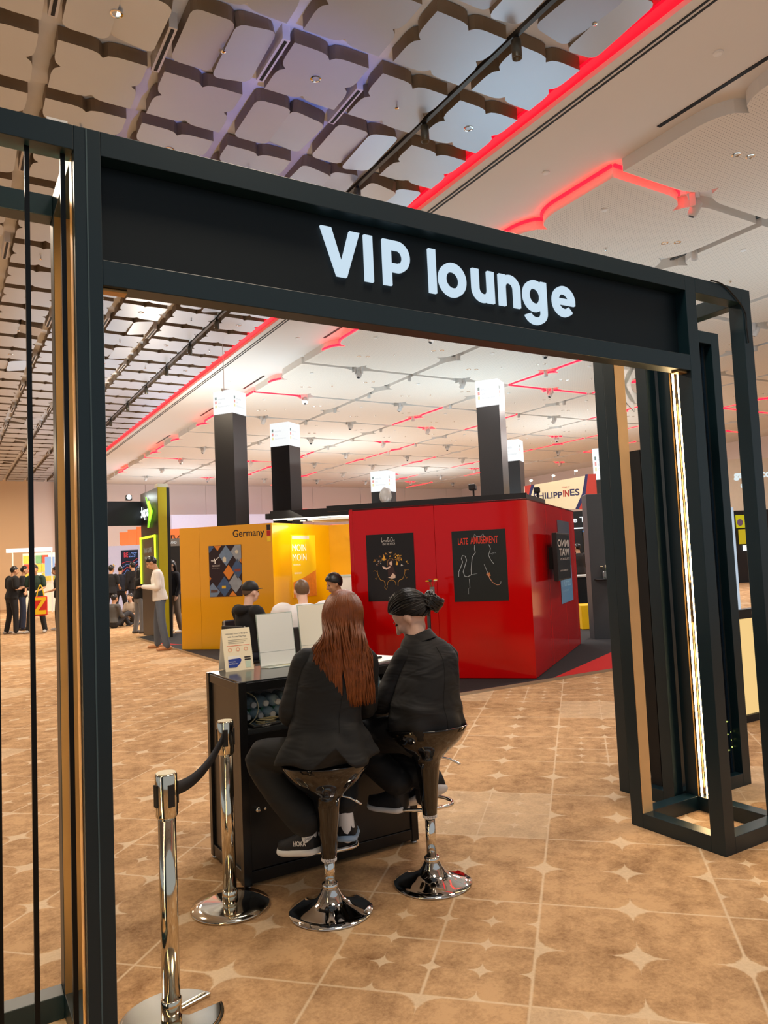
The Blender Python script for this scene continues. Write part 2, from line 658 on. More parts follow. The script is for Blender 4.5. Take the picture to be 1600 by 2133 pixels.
def tilted_panel(ax, ay, bx, by):
    mb = MB()
    for sgn, (tx, ty) in ((-1, (ax, ay)), (1, (bx, by))):
        M = Matrix.Translation((sgn * PW / 4, 0, 0)) @ Matrix.Rotation(tx, 4, 'X') @ Matrix.Rotation(ty, 4, 'Y')
        q = panel_mesh('h', lobe_half(PW / 2, PH, 0.075, 3), 0.13, M)
        o = len(mb.v)
        mb.v += q.v
        mb.f += [tuple(i + o for i in f) for f in q.f]
        mb.mi += q.mi
    me = mb.mesh('ceiling_panel')
    me.materials.append(ALU)
    me.materials.append(SKIRT)
    return me


TILT = [tilted_panel(0.0, 0.0, radians(-3), radians(-9)), tilted_panel(radians(4), radians(9), radians(-4), radians(-6)), tilted_panel(0, 0, radians(5), radians(8))]
rng = random.Random(11)


def in_view(p):
    v = Vector(p) - Vector((0, 0, CAMZ))
    d = v.dot(_f)
    if d < 0.5:
        return None
    px, py = 800 + F_PX * v.dot(_rr) / d, 1066 - F_PX * v.dot(_uu) / d
    return d if (-60 < px < 1660 and -80 < py < 2200) else None


cells = []
for i in range(-28, 1):
    for j in range(-9, 39):
        c = (X0 + i * PX + PW / 2, Y0 + j * PY + PH / 2, ZC)
        if c[1] > 39:
            continue
        d = in_view(c)
        r = rng.random()
        me = flatp if r < 0.84 else TILT[int(r * 1000) % 3]
        if (i, j) in ((-1, 1), (-2, 1), (-3, 0), (-4, -1), (-1, 2)):
            me = TILT[(i + j) % 3]
        if (i, j) in ((-2, 0), (-1, 0), (-1, -1), (0, 0), (0, -1), (-2, -1)):
            me = flatp
        cells.append((d if d else 1e6 + abs(j), c, me))
cells.sort(key=lambda t: t[0])
rest = MB()
for n, (d, c, me) in enumerate(cells):
    if n < 298:
        o = bpy.data.objects.new('ceiling_panel', me)
        o.location = c
        o.parent = ceil
        COL.objects.link(o)
    elif d < 1e5 or abs(c[1]) < 8:
        o = len(rest.v)
        rest.v += [(v.co.x + c[0], v.co.y + c[1], v.co.z + c[2]) for v in me.vertices]
        for p in me.polygons:
            rest.f.append(tuple(i + o for i in p.vertices))
            rest.mi.append(p.material_index)
ro = rest.build('distant_ceiling_panels', None, ceil, mats=[ALU, SKIRT])
tag(ro, kind='stuff')

# fittings of the metal bay: slot diffusers, recessed downlights, detectors, sprinklers
dl_ring = MB().lathe([(0.030, 0.01), (0.048, 0.004), (0.05, -0.004), (0.036, -0.006), (0.03, 0.006)], 16).mesh('downlight')
dl_ring.materials.append(CHROME)
lampmat = emat('downlight_glow', (255, 236, 205), 5.0)
dl_lamp = MB().lathe([(0.03, 0.006), (0.03, 0.0), (0.012, 0.002)], 12).mesh('downlight_lens')
dl_lamp.materials.append(lampmat)
spr = MB().cyl((0, 0, 0), (0, 0, -0.035), 0.008).lathe([(0.022, -0.03), (0.022, -0.034), (0.01, -0.038)], 10).mesh('sprinkler')
spr.materials.append(CHROME)
det = MB().lathe([(0.045, 0.0), (0.045, -0.012), (0.03, -0.02), (0.012, -0.021)], 16).mesh('smoke_detector')
det.materials.append(WHITE)


def put(me, name, loc, parent=ceil):
    o = bpy.data.objects.new(name, me)
    o.location = loc
    o.parent = parent
    COL.objects.link(o)
    return o


for i in range(-6, 1):
    for j in range(-3, 13):
        c = (X0 + i * PX + PW / 2, Y0 + j * PY + PH / 2)
        k = (i * 2 + j) % 4
        if k == 0:
            d_ = put(dl_ring, 'downlight', (*c, ZC))
            put(dl_lamp, 'downlight_lens', (0, 0, 0), d_)
        elif k == 2:
            put(spr, 'sprinkler', (*c, ZC))
        elif k == 3 and j % 2 == 0:
            put(det, 'smoke_detector', (c[0], c[1] + PY / 2, ZC + 0.1))
for i in (-4, -3, -2, -1):
    for j in range(-3, 30, 3):
        gx = X0 + i * PX - 0.075
        y_ = Y0 + j * PY + 0.3 * (i % 2)
        MB().box((gx - 0.035, y_, ZC + 0.0), (gx + 0.035, y_ + 0.62, ZC + 0.14)).build('slot_frame', GREYP, ceil)
        B('slot_opening', (gx - 0.014, y_ + 0.02, ZC - 0.006), (gx + 0.014, y_ + 0.60, ZC + 0.004), SLOT, ceil)
# track with cylinder spots, gap between the last two columns
TRK = mat('track_grey', (86, 84, 80), 0.35, 0.8)
SPOTM = mat('spot_bronze', (92, 88, 78), 0.35, 0.7)
B('light_track', (4.30, -3, ZC + 0.02), (4.345, 36, ZC + 0.06), TRK, ceil)


def spot_cylinder(name, loc, label, group, small=1.0):
    r = empty(name, loc, 0, label, 'spotlight', group)
    MB().cyl((0, 0, 0), (0, 0, -0.05), 0.012).box((-0.014, -0.02, -0.02), (0.014, 0.02, 0.02)).build('stem', BLK, r)
    MB().lathe([(0.042, -0.035), (0.044, -0.04), (0.044, -0.20), (0.038, -0.20), (0.036, -0.17), (0.01, -0.168)], 18).build('housing', SPOTM, r, True)
    return r


sp0 = None
ysp = [4.62, 6.05, 7.5, 9.9, 11.3, 12.8, 14.5, 16.3, 18.2, 20.3, 22.6, 25]
for n, y in enumerate(ysp):
    lab = ['nearest bronze cylinder spotlight on the metal ceiling track, top of the photo', 'second bronze cylinder spotlight along the metal ceiling track'][n] if n < 2 else 'small bronze cylinder spotlight on the track of the metal ceiling seen through the portal'
    if n == 2:
        lab = 'third bronze cylinder spotlight, just above the black header beam'
    if sp0 is None:
        sp0 = spot_cylinder('cylinder_spotlight', (4.322, y, ZC + 0.02), lab, 'spotlights on the metal ceiling track')
    else:
        c = copy_tree(sp0)
        c.location = (4.322, y, ZC + 0.02)
        c['label'] = lab

# ------------------------------------------------------------------ white bay: lobed perforated panels
WPX, WX0, WY0, WS = 2.90, 6.74, 5.72, 2.76
wpoly = notched(WS, WS, 0.46, 0.27, 7)
wp = panel_mesh('w', wpoly, 0.15).mesh('perforated_panel')
wp.materials.append(PERF)
wp.materials.append(CEILW)
ZP = ZC - 0.15


def led_run(poly, lo, hi, cx, cy, name='red_light_strip', za=None, m=None):
    za = ZP + 0.004 if za is None else za
    n = len(poly)
    idx = [k % n for k in range(lo, hi + 1)]
    mb = MB()
    for a, b in zip(idx[:-1], idx[1:]):
        p, q = Vector(poly[a]), Vector(poly[b])
        d = (q - p)
        if d.length < 1e-5:
            continue
        d.normalize()
        nrm = Vector((d.y, -d.x))
        A, Bq = p + nrm * 0.01, q + nrm * 0.01
        C, D = q + nrm * 0.035, p + nrm * 0.035
        mb.prism([(v.x + cx, v.y + cy) for v in (A, D, C, Bq)], za, za + 0.034)
    return mb.build(name, m or REDLED, ceil)


NS = 16   # outline points per side
wr_ = random.Random(5)
for i in range(0, 8):
    for j in range(-2, 12):
        cx, cy = WX0 + i * WPX + WS / 2, WY0 + j * WPX + WS / 2
        if cx + WS / 2 > 29.6 or cy + WS / 2 > 39.2:
            continue
        o = bpy.data.objects.new('perforated_panel', wp)
        o.location = (cx, cy, ZP)
        o.parent = ceil
        COL.objects.link(o)
        # outline order: near side 0..15, right side 16..31, far side 32..47, left side 48..63 (from far to near)
        if i == 0 and j == 0:
            led_run(wpoly, 48, 64, cx, cy, za=ZC - 0.034, m=emat('red_led_strong', (255, 4, 12), 16.0))
            led_run(wpoly, 0, 7, cx, cy, za=ZC - 0.034, m=emat('red_led_strong', (255, 4, 12), 16.0))
        elif i == 0:
            if j in (2, 4, 5, 7, 9):
                led_run(wpoly, 49, 64, cx, cy)
            elif j in (3, 6):
                led_run(wpoly, 49, 55, cx, cy)
            if j in (4, 8):
                led_run(wpoly, 0, 8, cx, cy)
        elif j > 0:
            r = wr_.random()
            if r < 0.34:
                led_run(wpoly, 48, 64, cx, cy)
            elif r < 0.52:
                led_run(wpoly, 0, 16, cx, cy)
            elif r < 0.72:
                led_run(wpoly, 3, 13, cx, cy)
        # small fittings on the panels in front
        if j < 6 and i < 5:
            for (dx, dy) in ((-0.5, 0.55), (-0.32, 0.5), (0.75, -0.4), (0.9, -0.5)):
                put(dl_ring, 'downlight', (cx + dx, cy + dy, ZP))
            put(spr, 'sprinkler', (cx + 0.1, cy + 0.1, ZP))
            put(det, 'smoke_detector', (cx - 0.85, cy - 0.75, ZP))
for (x, y) in ((6.1, 3.9), (6.15, 6.2), (6.05, 9.6), (6.1, 13.2), (6.0, 17)):
    put(det, 'smoke_detector', (x, y, ZC))
for (y0, y1) in ((2.6, 4.95), (11.7, 13.0), (16.2, 17.6), (19.6, 21.2), (24.6, 26.4)):
    B('slot_diffuser', (6.56, y0, ZC - 0.006), (6.61, y1, ZC + 0.004), SLOT, ceil)

# spot tracks along the panel joints
wsp0 = None
WSPOT = mat('spot_white', (206, 200, 192), 0.4)
for i in (1, 2, 3, 4):
    xj = WX0 + i * WPX - 0.05
    path = []
    for k in range(0, 66):
        y = 2.0 + k * 0.5
        path.append((xj + 0.16 * max(0, cos((y - WY0) / WPX * 2 * pi + pi)), y, ZC - 0.03))
    MB().tube(path, [0.022] * len(path), 5, rounded=False).build('light_track', TRK if i % 2 else CEILW, ceil, True)
n = 0
for i in (1, 2, 3):
    xj = WX0 + i * WPX - 0.05
    for k in range(0, 12):
        y = 4.4 + k * 1.95 + 0.4 * i
        if not in_view((xj, y, 5.8)):
            continue
        lab = 'small white cylinder spotlight hanging from a track between the white ceiling panels'
        if wsp0 is None:
            wsp0 = empty('track_spotlight', (xj, y, ZC - 0.05), 0, lab, 'spotlight', 'white spotlights between the ceiling panels')
            MB().cyl((0, 0, 0.03), (0, 0, -0.04), 0.012).build('stem', BLK, wsp0)
            MB().lathe([(0.045, -0.03), (0.048, -0.035), (0.048, -0.2), (0.04, -0.2), (0.036, -0.18), (0.01, -0.178)], 14).build('housing', WSPOT, wsp0, True)
        else:
            c = copy_tree(wsp0)
            c.location = (xj, y, ZC - 0.05)
        n += 1

# moving-head projectors in the notches of the white panels
mh0 = None
REDDISH = GREYP
for i in range(0, 7):
    for j in range(0, 11):
        x, y = WX0 + WS / 2 + i * WPX, WY0 + j * WPX - 0.05
        if not in_view((x, y, 5.8)):
            continue
        near = (i == 0 and j == 0)
        lab = 'nearest white moving-head projector in the ceiling notch above the header beam' if near else 'small white moving-head projector in a notch of the white ceiling beyond the portal'
        if mh0 is None:
            mh0 = empty('moving_head_projector', (x, y, ZC - 0.02), 0.5, lab, 'projector', 'moving-head projectors on the white ceiling')
            MB().box((-0.10, -0.07, -0.07), (0.10, 0.07, 0.0)).build('base', GREYP, mh0, bevel=0.01)
            MB().box((-0.095, -0.035, -0.24), (-0.07, 0.035, -0.07)).build('yoke', GREYP, mh0, bevel=0.006)
            MB().box((0.07, -0.035, -0.24), (0.095, 0.035, -0.07)).build('yoke', GREYP, mh0, bevel=0.006)
            h = MB().lathe([(0.03, 0.10), (0.06, 0.08), (0.064, 0.0), (0.06, -0.08), (0.05, -0.1), (0.02, -0.098)], 16, M=Matrix.Translation((0, -0.01, -0.24)) @ Matrix.Rotation(0.5, 4, 'X')).build('head', GREYP, mh0, True)
            MB().lathe([(0.035, -0.104), (0.035, -0.1), (0.01, -0.1)], 14, M=Matrix.Translation((0, -0.01, -0.24)) @ Matrix.Rotation(0.5, 4, 'X')).build('lens', SLOT, h)
        else:
            c = copy_tree(mh0)
            c.location = (x, y, ZC - 0.02)
            c.rotation_euler = (0, 0, (i * 1.3 + j * 0.7) % 3)
            c['label'] = lab
            c.scale = (1, 1, 1)
# ------------------------------------------------------------------ entrance portal (black steel frame with header sign)
portal = empty('entrance_portal', (1.87, 2.65, 0), 0, 'tall black metal portal frame with a backlit VIP lounge header sign', 'portal')
OX, OY = 1.87, 2.65
YF, YB = 2.381, 2.88          # front face of front posts, front face of rear posts
T = 0.08
TOP = 2.917


def pb(name, a, b, m=BLACKF, parent=portal, bevel=0.002):
    return MB().box((a[0] - OX, a[1] - OY, a[2]), (b[0] - OX, b[1] - OY, b[2])).build(name, m, parent, bevel=bevel)


for (xa, xb) in ((-0.11, 0.441), (3.29, 3.842)):
    for x in (xa, xb - T):
        pb('post', (x, YF, 0), (x + T, YF + T, TOP))
        pb('post', (x, YB, 0), (x + T, YB + T, TOP))
        # side rails, front to back
        for z in (0.0, TOP - T):
            pb('rail', (x, YF + T, z), (x + T, YB, z + T))
    for y in (YF, YB):
        for z in (0.0, TOP - T):
            pb('rail', (xa + T, y, z), (xb - T, y + T, z + T))
    # levelling plates
    for x in (xa, xb - T):
        for y in (YF, YB):
            pb('foot_plate', (x + 0.005, y + 0.005, -0.0), (x + T - 0.005, y + T - 0.005, 0.004), STEEL)
# pale wood batten; added gold strips put the tubes' warm reflection into colour
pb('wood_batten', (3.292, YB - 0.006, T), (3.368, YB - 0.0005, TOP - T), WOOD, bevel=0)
pb('gold_glow_strip', (0.363, YB - 0.003, T), (0.439, YB - 0.0005, TOP - T), GLOWGOLD, bevel=0)
pb('gold_glow_strip', (0.3585, YF + 0.03, T), (0.3605, YF + T, TOP - T), GLOWGOLD, bevel=0)
pb('gold_glow_strip', (3.764, YB - 0.003, T), (3.84, YB - 0.0005, TOP - T), GLOWGOLD, bevel=0)
# header beam between the towers
pb('top_rail', (0.441, YF, TOP - T), (3.29, YF + T, TOP))
pb('bottom_rail', (0.441, YF, 2.418), (3.29, YF + T, 2.50))
hp = pb('header_panel', (0.441, YF + 0.064, 2.50), (3.29, YF + 0.076, TOP - T), PANELB)
# corner brackets below the beam
for x in (0.443, 3.21):
    pb('bracket', (x, YF + 0.02, 2.408), (x + 0.075, YF + 0.06, 2.418), mat('bracket_brass', (190, 150, 96), 0.4, 0.8))
# cable-tie and loose cable on the right tower's top
MB().tube([(3.50 - OX, YF - 0.004 - OY, TOP + 0.004), (3.62 - OX, YF - 0.006 - OY, 2.905), (3.77 - OX, YF - 0.006 - OY, 2.80), (3.782 - OX, YF - 0.006 - OY, 2.70), (3.79 - OX, YF - 0.006 - OY, 2.62)], [0.004] * 5, 6, smooth=4).build('cable', BLK, portal, True)
MB().prism([(0.285 - OX, YF + 0.002 - OY), (0.345 - OX, YF + 0.002 - OY), (0.34 - OX, YF + 0.03 - OY), (0.30 - OX, YF + 0.035 - OY)], TOP, TOP + 0.008).build('tape_scrap', PAPER, portal)
# sealing tape strip and seam down the left front post
MB().box((0.396 - OX, YF - 0.0015 - OY, 0.0), (0.4005 - OX, YF + 0.002 - OY, TOP - 0.002)).build('seam', mat('seam_grey', (70, 92, 98), 0.4), portal)

# --- letters: heavy geometric sans, backlit, each its own mesh on the header panel
LET = emat('letter_glow', (200, 222, 238), 1.0)
LM = plane_M((0 - OX, YF + 0.064 - OY, 0), (1, 0, 0), (0, -1, 0))
Z0, CAP, XH, ST = 2.608, 0.185, 0.140, 0.037


def ring(cx, cy, ro, ri, a0, a1, n=28, ey=1.0):
    return arc(cx, cy, ro, a0, a1, n, ro * ey) + arc(cx, cy, ri, a1, a0, n, ri * ey)


def letter(name, polys):
    mb = MB()
    for p in polys:
        n = len(p)
        mb.prism(p, 0.0, 0.012, LM)
    return mb.build(name, LET, hp)


def ringparts(cx, cy, rox, roy, rix, riy, a0, a1, n=30):
    """ring section as convex quads"""
    out = []
    for i in range(n):
        t0, t1 = radians(a0 + (a1 - a0) * i / n), radians(a0 + (a1 - a0) * (i + 1) / n)
        out.append([(cx + rix * cos(t0), cy + riy * sin(t0)), (cx + rox * cos(t0), cy + roy * sin(t0)), (cx + rox * cos(t1), cy + roy * sin(t1)), (cx + rix * cos(t1), cy + riy * sin(t1))])
    return out


b, t = Z0, Z0 + CAP
letter('letter_v', [[(1.236, t), (1.300, b), (1.321, b), (1.321, b + 0.056), (1.281, t)], [(1.321, b), (1.342, b), (1.404, t), (1.360, t), (1.321, b + 0.056)]])
letter('letter_i', [rect(1.424, b, 1.461, t)])
px = 1.508
letter('letter_p', [rect(px, b, px + 0.038, t), rect(px + 0.038, t - 0.037, px + 0.070, t), rect(px + 0.038, b + 0.058, px + 0.070, b + 0.092)] + ringparts(px + 0.068, t - 0.0635, 0.058, 0.0635, 0.024, 0.0275, -90, 90, 20))
letter('letter_l', [rect(1.727, b, 1.762, t + 0.0)])
xm = XH / 2
letter('letter_o', ringparts(1.846, b + xm, 0.070, xm + 0.003, 0.034, 0.036, 0, 360, 40))
ux = 1.949
letter('letter_u', [rect(ux, b + 0.055, ux + 0.036, b + XH), rect(ux + 0.083, b, ux + 0.119, b + XH)] + ringparts(ux + 0.0595, b + 0.057, 0.0595, 0.059, 0.0235, 0.024, 180, 360, 24))
nx = 2.096
letter('letter_n', [rect(nx, b, nx + 0.036, b + XH), rect(nx + 0.083, b, nx + 0.119, b + XH - 0.055)] + ringparts(nx + 0.0595, b + XH - 0.057, 0.0595, 0.059, 0.0235, 0.024, 0, 180, 24))
gx = 2.302
letter('letter_g', ringparts(gx, b + xm, 0.068, xm + 0.002, 0.033, 0.036, 0, 360, 36) + [rect(gx + 0.036, b - 0.002, gx + 0.071, b + XH)] + ringparts(gx + 0.003, b - 0.003, 0.068, 0.058, 0.033, 0.026, 200, 360, 24))
ex = 2.481
letter('letter_e', ringparts(ex, b + xm, 0.070, xm + 0.002, 0.035, 0.036, 4, 316, 34) + [rect(ex - 0.04, b + xm - 0.014, ex + 0.069, b + xm + 0.012)])

# --- LED tubes of the towers: dark aluminium profile with a warm lit face
PROF = mat('led_profile', (20, 22, 24), 0.3, 0.5)


def led_tube(x, y, z0, z1, nx_, ny_):
    r = pb('led_profile', (x - 0.007, y - 0.007, z0), (x + 0.007, y + 0.007, z1), PROF, bevel=0)
    ox, oy = nx_ * 0.008, ny_ * 0.008
    MB().box((x + ox - 0.004 - OX, y + oy - 0.004 - OY, z0 + 0.01), (x + ox + 0.004 - OX, y + oy + 0.004 - OY, z1 - 0.01)).build('led_face', WARMLED, r)
    return r


# right tower: three tubes in front of the rear outer post, lit side to the passage
led_tube(3.780, YB - 0.014, 0.06, 2.84, -0.7, -0.7)
led_tube(3.822, YB - 0.018, 0.06, 2.84, -0.7, -0.7)
for (z0, z1) in ((0.10, 1.08), (1.30, 2.40)):
    led_tube(3.862, YB - 0.022, z0, z1, -0.7, -0.7)
MB().tube([(3.862 - OX, YB - 0.024 - OY, 1.30), (3.866 - OX, YB - 0.024 - OY, 1.19), (3.862 - OX, YB - 0.024 - OY, 1.08)], [0.002] * 3, 5, smooth=3).build('wire', BLK, portal)
# left tower: tubes behind the front opening, their dark backs to the camera, lit side inward
for x in (0.140, 0.232, 0.334):
    led_tube(x, YF + 0.045, 0.08, TOP - T, 0.0, 1.0)
for (x, z) in ((3.315, 2.40),):
    pb('junction_box', (3.40, YF + 0.05, 2.33), (3.425, YF + 0.075, 2.405), mat('foil_tape', (190, 188, 180), 0.3, 0.9, bump=0.6, scale=60))

# ------------------------------------------------------------------ second black frame behind the right tower
fr = empty('display_frame', (4.05, 3.2, 0), 0, 'black steel display frame with a dark panel standing behind the right portal tower', 'frame')


def fb(name, a, b, m=BLACKF, parent=None, bevel=0.002):
    return MB().box((a[0] - 4.05, a[1] - 3.2, a[2]), (b[0] - 4.05, b[1] - 3.2, b[2])).build(name, m, parent or fr, bevel=bevel)


FX0, FX1, FY0, FY1, FT = 3.69, 4.43, 2.985, 3.40, 2.92
for x in (FX0, FX1 - T):
    for y in (FY0, FY1 - T):
        fb('post', (x, y, 0), (x + T, y + T, FT))
    for z in (0.0, FT - T):
        fb('rail', (x, FY0 + T, z), (x + T, FY1 - T, z + T))
for y in (FY0, FY1 - T):
    for z in (0.0, FT - T):
        fb('rail', (FX0 + T, y, z), (FX1 - T, y + T, z + T))
dp = fb('back_panel', (FX0 + T, FY0 + 0.055, T), (FX1 - T, FY0 + 0.07, FT - T), mat('panel_charcoal', (40, 46, 48), 0.35, var=0.05, spec=0.5))
fb('cover_strip', (FX1 - T - 0.045, FY0 + 0.045, T), (FX1 - T - 0.03, FY0 + 0.056, FT - T), mat('blue_gloss', (18, 34, 50), 0.1, spec=0.7), dp, 0)
for (x, z) in ((4.30, 0.40), (4.315, 0.37), (4.33, 0.33), (4.27, 0.31), (4.285, 0.315), (4.30, 0.32), (4.315, 0.325), (4.33, 0.28), (4.315, 0.27), (4.285, 0.26), (4.30, 0.22), (4.335, 0.235)):
    MB().ell((x - 4.05, FY0 + 0.053 - 3.2, z), (0.0045, 0.003, 0.0045), 8, 5).build('indicator_dot', emat('indicator_lime', (214, 232, 120), 2.0), dp)
# slanted black side shield and driver box inside the frame
MB().prism([(0, 0.08), (0.13, 0.08), (0.13, 2.14), (0.05, 2.14), (0.0, 2.02)], 0, 0.02, Matrix(((0, 0, 1, FX0 + 0.06 - 4.05), (-1, 0, 0, 3.25 - 3.2), (0, 1, 0, 0), (0, 0, 0, 1)))).build('side_shield', BLK, fr)
drv = empty('power_supply', (3.86, 3.30, 0.17), 0.25, 'grey metal power supply box with label inside the black display frame', 'power supply')
MB().box((-0.1, -0.03, 0), (0.1, 0.03, 0.15)).build('case', mat('psu_metal', (176, 172, 164), 0.35, 0.7), drv, bevel=0.004)
MB().box((-0.02, -0.032, 0.02), (0.0, -0.03, 0.05)).build('sticker', mat('sticker_yellow', (240, 200, 40), 0.6), drv)
MB().lathe([(0.03, 0), (0.03, 0.002), (0.018, 0.002)], 12, M=Matrix.Translation((0.06, -0.03, 0.11)) @ Matrix.Rotation(pi / 2, 4, 'X')).build('fan_grille', BLK, drv)
MB().box((-0.095, -0.033, 0.05), (-0.075, -0.03, 0.14)).build('terminal', BLK, drv)
cb = MB().tube([(3.73, 3.26, 0.32), (3.75, 3.22, 0.2), (3.79, 3.20, 0.08), (3.82, 3.21, 0.06), (3.80, 3.23, 0.16), (3.75, 3.25, 0.29)], [0.004] * 6, 6, smooth=5)
cb.tube([(3.73, 3.25, 0.33), (3.74, 3.21, 0.22), (3.76, 3.2, 0.07), (3.78, 3.21, 0.05), (3.77, 3.23, 0.2)], [0.004] * 5, 6, smooth=5)
tag(cb.build('cable_loop', mat('cable_white', (226, 222, 214), 0.5), None, True), 'white looped power cable beside the power supply box', 'cable')
tag(MB().box((FX0 + T, 3.06, 0.125), (FX1 - T, FY1 - T, 0.145)).box((FX0 + T, 3.06, 0.08), (FX0 + T + 0.02, 3.3, 0.125)).build('equipment_shelf', BLK, fr), None)
# acrylic lettering plate hanging behind the rear post
M_ = Matrix.Translation((4.47 - 4.05, 3.72 - 3.2, 0.66)) @ plane_M((0, 0, 0), (0.97, -0.25, 0), (-0.25, -0.97, 0)) @ Matrix.Scale(0.86, 4)
ac = mat('frosted_acrylic', (226, 230, 226), 0.25, trans=0.55, var=0)
pl = MB()
for q in ringparts(0.0, 2.42, 0.11, 0.16, 0.045, 0.065, 0, 360, 28):
    pl.prism(q, 0, 0.012, M_)
pl.prism([(-0.14, 2.58), (-0.14, 2.30), (-0.03, 2.19), (-0.03, 2.29), (-0.10, 2.42), (0, 2.58)], 0, 0.012, M_)
pl.prism(rect(-0.14, 2.56, 0.11, 2.60), 0, 0.012, M_)
ap = pl.build('acrylic_plate', ac, fr)
MB().tube([(0.34, 0.16, 2.885), (0.40, 0.52, 2.885)], [0.008, 0.008], 8).build('hanger', BLK, ap)

# ------------------------------------------------------------------ lit display stand right of the tower
ls = empty('light_box_stand', (5.98, 3.98, 0), 0.0, 'black stand with a warm light panel below and a white strip above, far right', 'light box')
def lb(name, a, b, m, parent=ls):
    return MB().box(a, b).build(name, m, parent, bevel=0.002)
lb('post', (-0.16, 0, 0.0), (-0.10, 0.08, 2.2), BLK)
lb('post', (0.24, 0, 0.0), (0.32, 0.08, 2.2), BLK)
lb('rail', (-0.10, 0, 0.88), (0.24, 0.08, 0.96), BLK)
lb('rail', (-0.10, 0, 0.0), (0.24, 0.08, 0.06), BLK)
lb('light_panel', (-0.10, 0.03, 0.06), (0.24, 0.06, 0.88), emat('warm_panel', (255, 214, 140), 0.9))
lb('light_strip', (-0.055, 0.02, 0.96), (-0.01, 0.06, 1.85), emat('cool_strip', (206, 222, 238), 0.8))
# ------------------------------------------------------------------ reception counter
CX0, CX1, CY0, CY1, CH = 1.222, 2.205, 3.462, 3.968, 0.967
ct = empty('reception_counter', (CX0, CY0, 0), 0, 'black reception counter with an open shelf and lockable doors below', 'counter')
CBLK = mat('counter_black', (17, 18, 20), 0.32, var=0.05, spec=0.5)
CTOP = mat('counter_top', (44, 47, 50), 0.16, var=0.04, spec=0.6)
W, D = CX1 - CX0, CY1 - CY0


def cbx(name, a, b, m=CBLK, parent=ct, bevel=0.0015):
    return MB().box(a, b).build(name, m, parent, bevel=bevel)


for x in (0.0, W - 0.04):
    for y in (0.0, D - 0.04):
        cbx('corner_post', (x, y, 0.015), (x + 0.04, y + 0.04, CH - 0.002), mat('post_black', (30, 30, 31), 0.25, 0.3))
        MB().lathe([(0.018, 0), (0.02, 0.006), (0.008, 0.016)], 12, c=(x + 0.02, y + 0.02, 0)).build('levelling_foot', STEEL, ct, True)
for y in (0.004, D - 0.036):
    cbx('rail', (0.04, y, CH - 0.05), (W - 0.04, y + 0.032, CH - 0.008))
    cbx('rail', (0.04, y, 0.02), (W - 0.04, y + 0.032, 0.075))
for x in (0.004, W - 0.036):
    cbx('rail', (x, 0.04, CH - 0.05), (x + 0.032, D - 0.04, CH - 0.008))
    cbx('rail', (x, 0.04, 0.02), (x + 0.032, D - 0.04, 0.075))
    cbx('side_panel', (x + 0.01, 0.04, 0.075), (x + 0.02, D - 0.04, CH - 0.05), mat('side_dark', (20, 18, 18), 0.3))
cbx('front_panel', (0.04, D - 0.022, 0.075), (W - 0.04, D - 0.014, CH - 0.05))
cbx('counter_top', (0.012, 0.012, CH - 0.008), (W - 0.012, D - 0.012, CH), CTOP)
cbx('shelf', (0.04, 0.012, 0.715), (W - 0.04, D - 0.03, 0.735), CTOP)
cbx('rail', (0.04, 0.004, 0.66), (W - 0.04, 0.036, 0.715))
for k in (0, 1):
    dx = 0.042 + k * (W - 0.084) / 2
    d = cbx('door', (dx + 0.002, 0.01, 0.078), (dx + (W - 0.084) / 2 - 0.002, 0.022, 0.658))
    if k == 0:
        MB().lathe([(0.006, 0), (0.006, 0.012), (0.012, 0.016), (0.014, 0.024), (0.008, 0.03)], 14, M=Matrix.Translation((0.075, 0.01, 0.36)) @ Matrix.Rotation(pi / 2, 4, 'X')).build('knob', CHROME, d, True)
        MB().lathe([(0.006, 0), (0.006, 0.003), (0.002, 0.003)], 10, M=Matrix.Translation((0.118, 0.01, 0.352)) @ Matrix.Rotation(pi / 2, 4, 'X')).build('lock', CHROME, d, True)
B('inner_back', (0.04, D - 0.03, 0.735), (W - 0.04, D - 0.024, CH - 0.05), mat('inner_grey', (206, 212, 214), 0.4), ct)

# --- things on the counter top
ZT = CH
tent = empty('tent_card', (1.375, 3.92, ZT), 0.02, 'white folded tent card with blue and cream printing on the counter corner', 'sign')
hgt, wd = 0.222, 0.160
a = radians(12)
MB().add([(-wd / 2, -0.055, 0), (wd / 2, -0.055, 0), (wd / 2, -0.004, hgt), (-wd / 2, -0.004, hgt), (-wd / 2, -0.0535, 0), (wd / 2, -0.0535, 0), (wd / 2, -0.0025, hgt), (-wd / 2, -0.0025, hgt)],
         [(0, 1, 2, 3), (7, 6, 5, 4), (0, 4, 5, 1), (3, 2, 6, 7), (0, 3, 7, 4), (1, 5, 6, 2)]).build('front_leaf', mat('card_cream', (250, 240, 214), 0.6, var=0.03), tent)
MB().add([(-wd / 2, 0.055, 0), (wd / 2, 0.055, 0), (wd / 2, -0.002, hgt), (-wd / 2, -0.002, hgt), (-wd / 2, 0.0535, 0), (wd / 2, 0.0535, 0), (wd / 2, -0.0035, hgt), (-wd / 2, -0.0035, hgt)],
         [(3, 2, 1, 0), (4, 5, 6, 7), (0, 1, 5, 4), (3, 7, 6, 2), (0, 4, 7, 3), (1, 2, 6, 5)]).build('rear_leaf', PAPER, tent)
tl = (Vector((0, 0.051, hgt)).normalized())
TM = Matrix(((1, 0, 0, -wd / 2), (0, tl.y, -tl.z, -0.0555), (0, tl.z, tl.y, 0), (0, 0, 0, 1)))
GREYT = mat('print_grey', (96, 100, 112), 0.6, var=0)
BLUEP = mat('print_blue', (42, 66, 158), 0.5, var=0.03)
ORNG = mat('print_orange', (232, 120, 84), 0.6, var=0)
text('print_title', 'Unlimited Rides in Bangkok', TM, 0.018, 0.193, 0.146, 0.204, GREYT, tent, 0.0005)
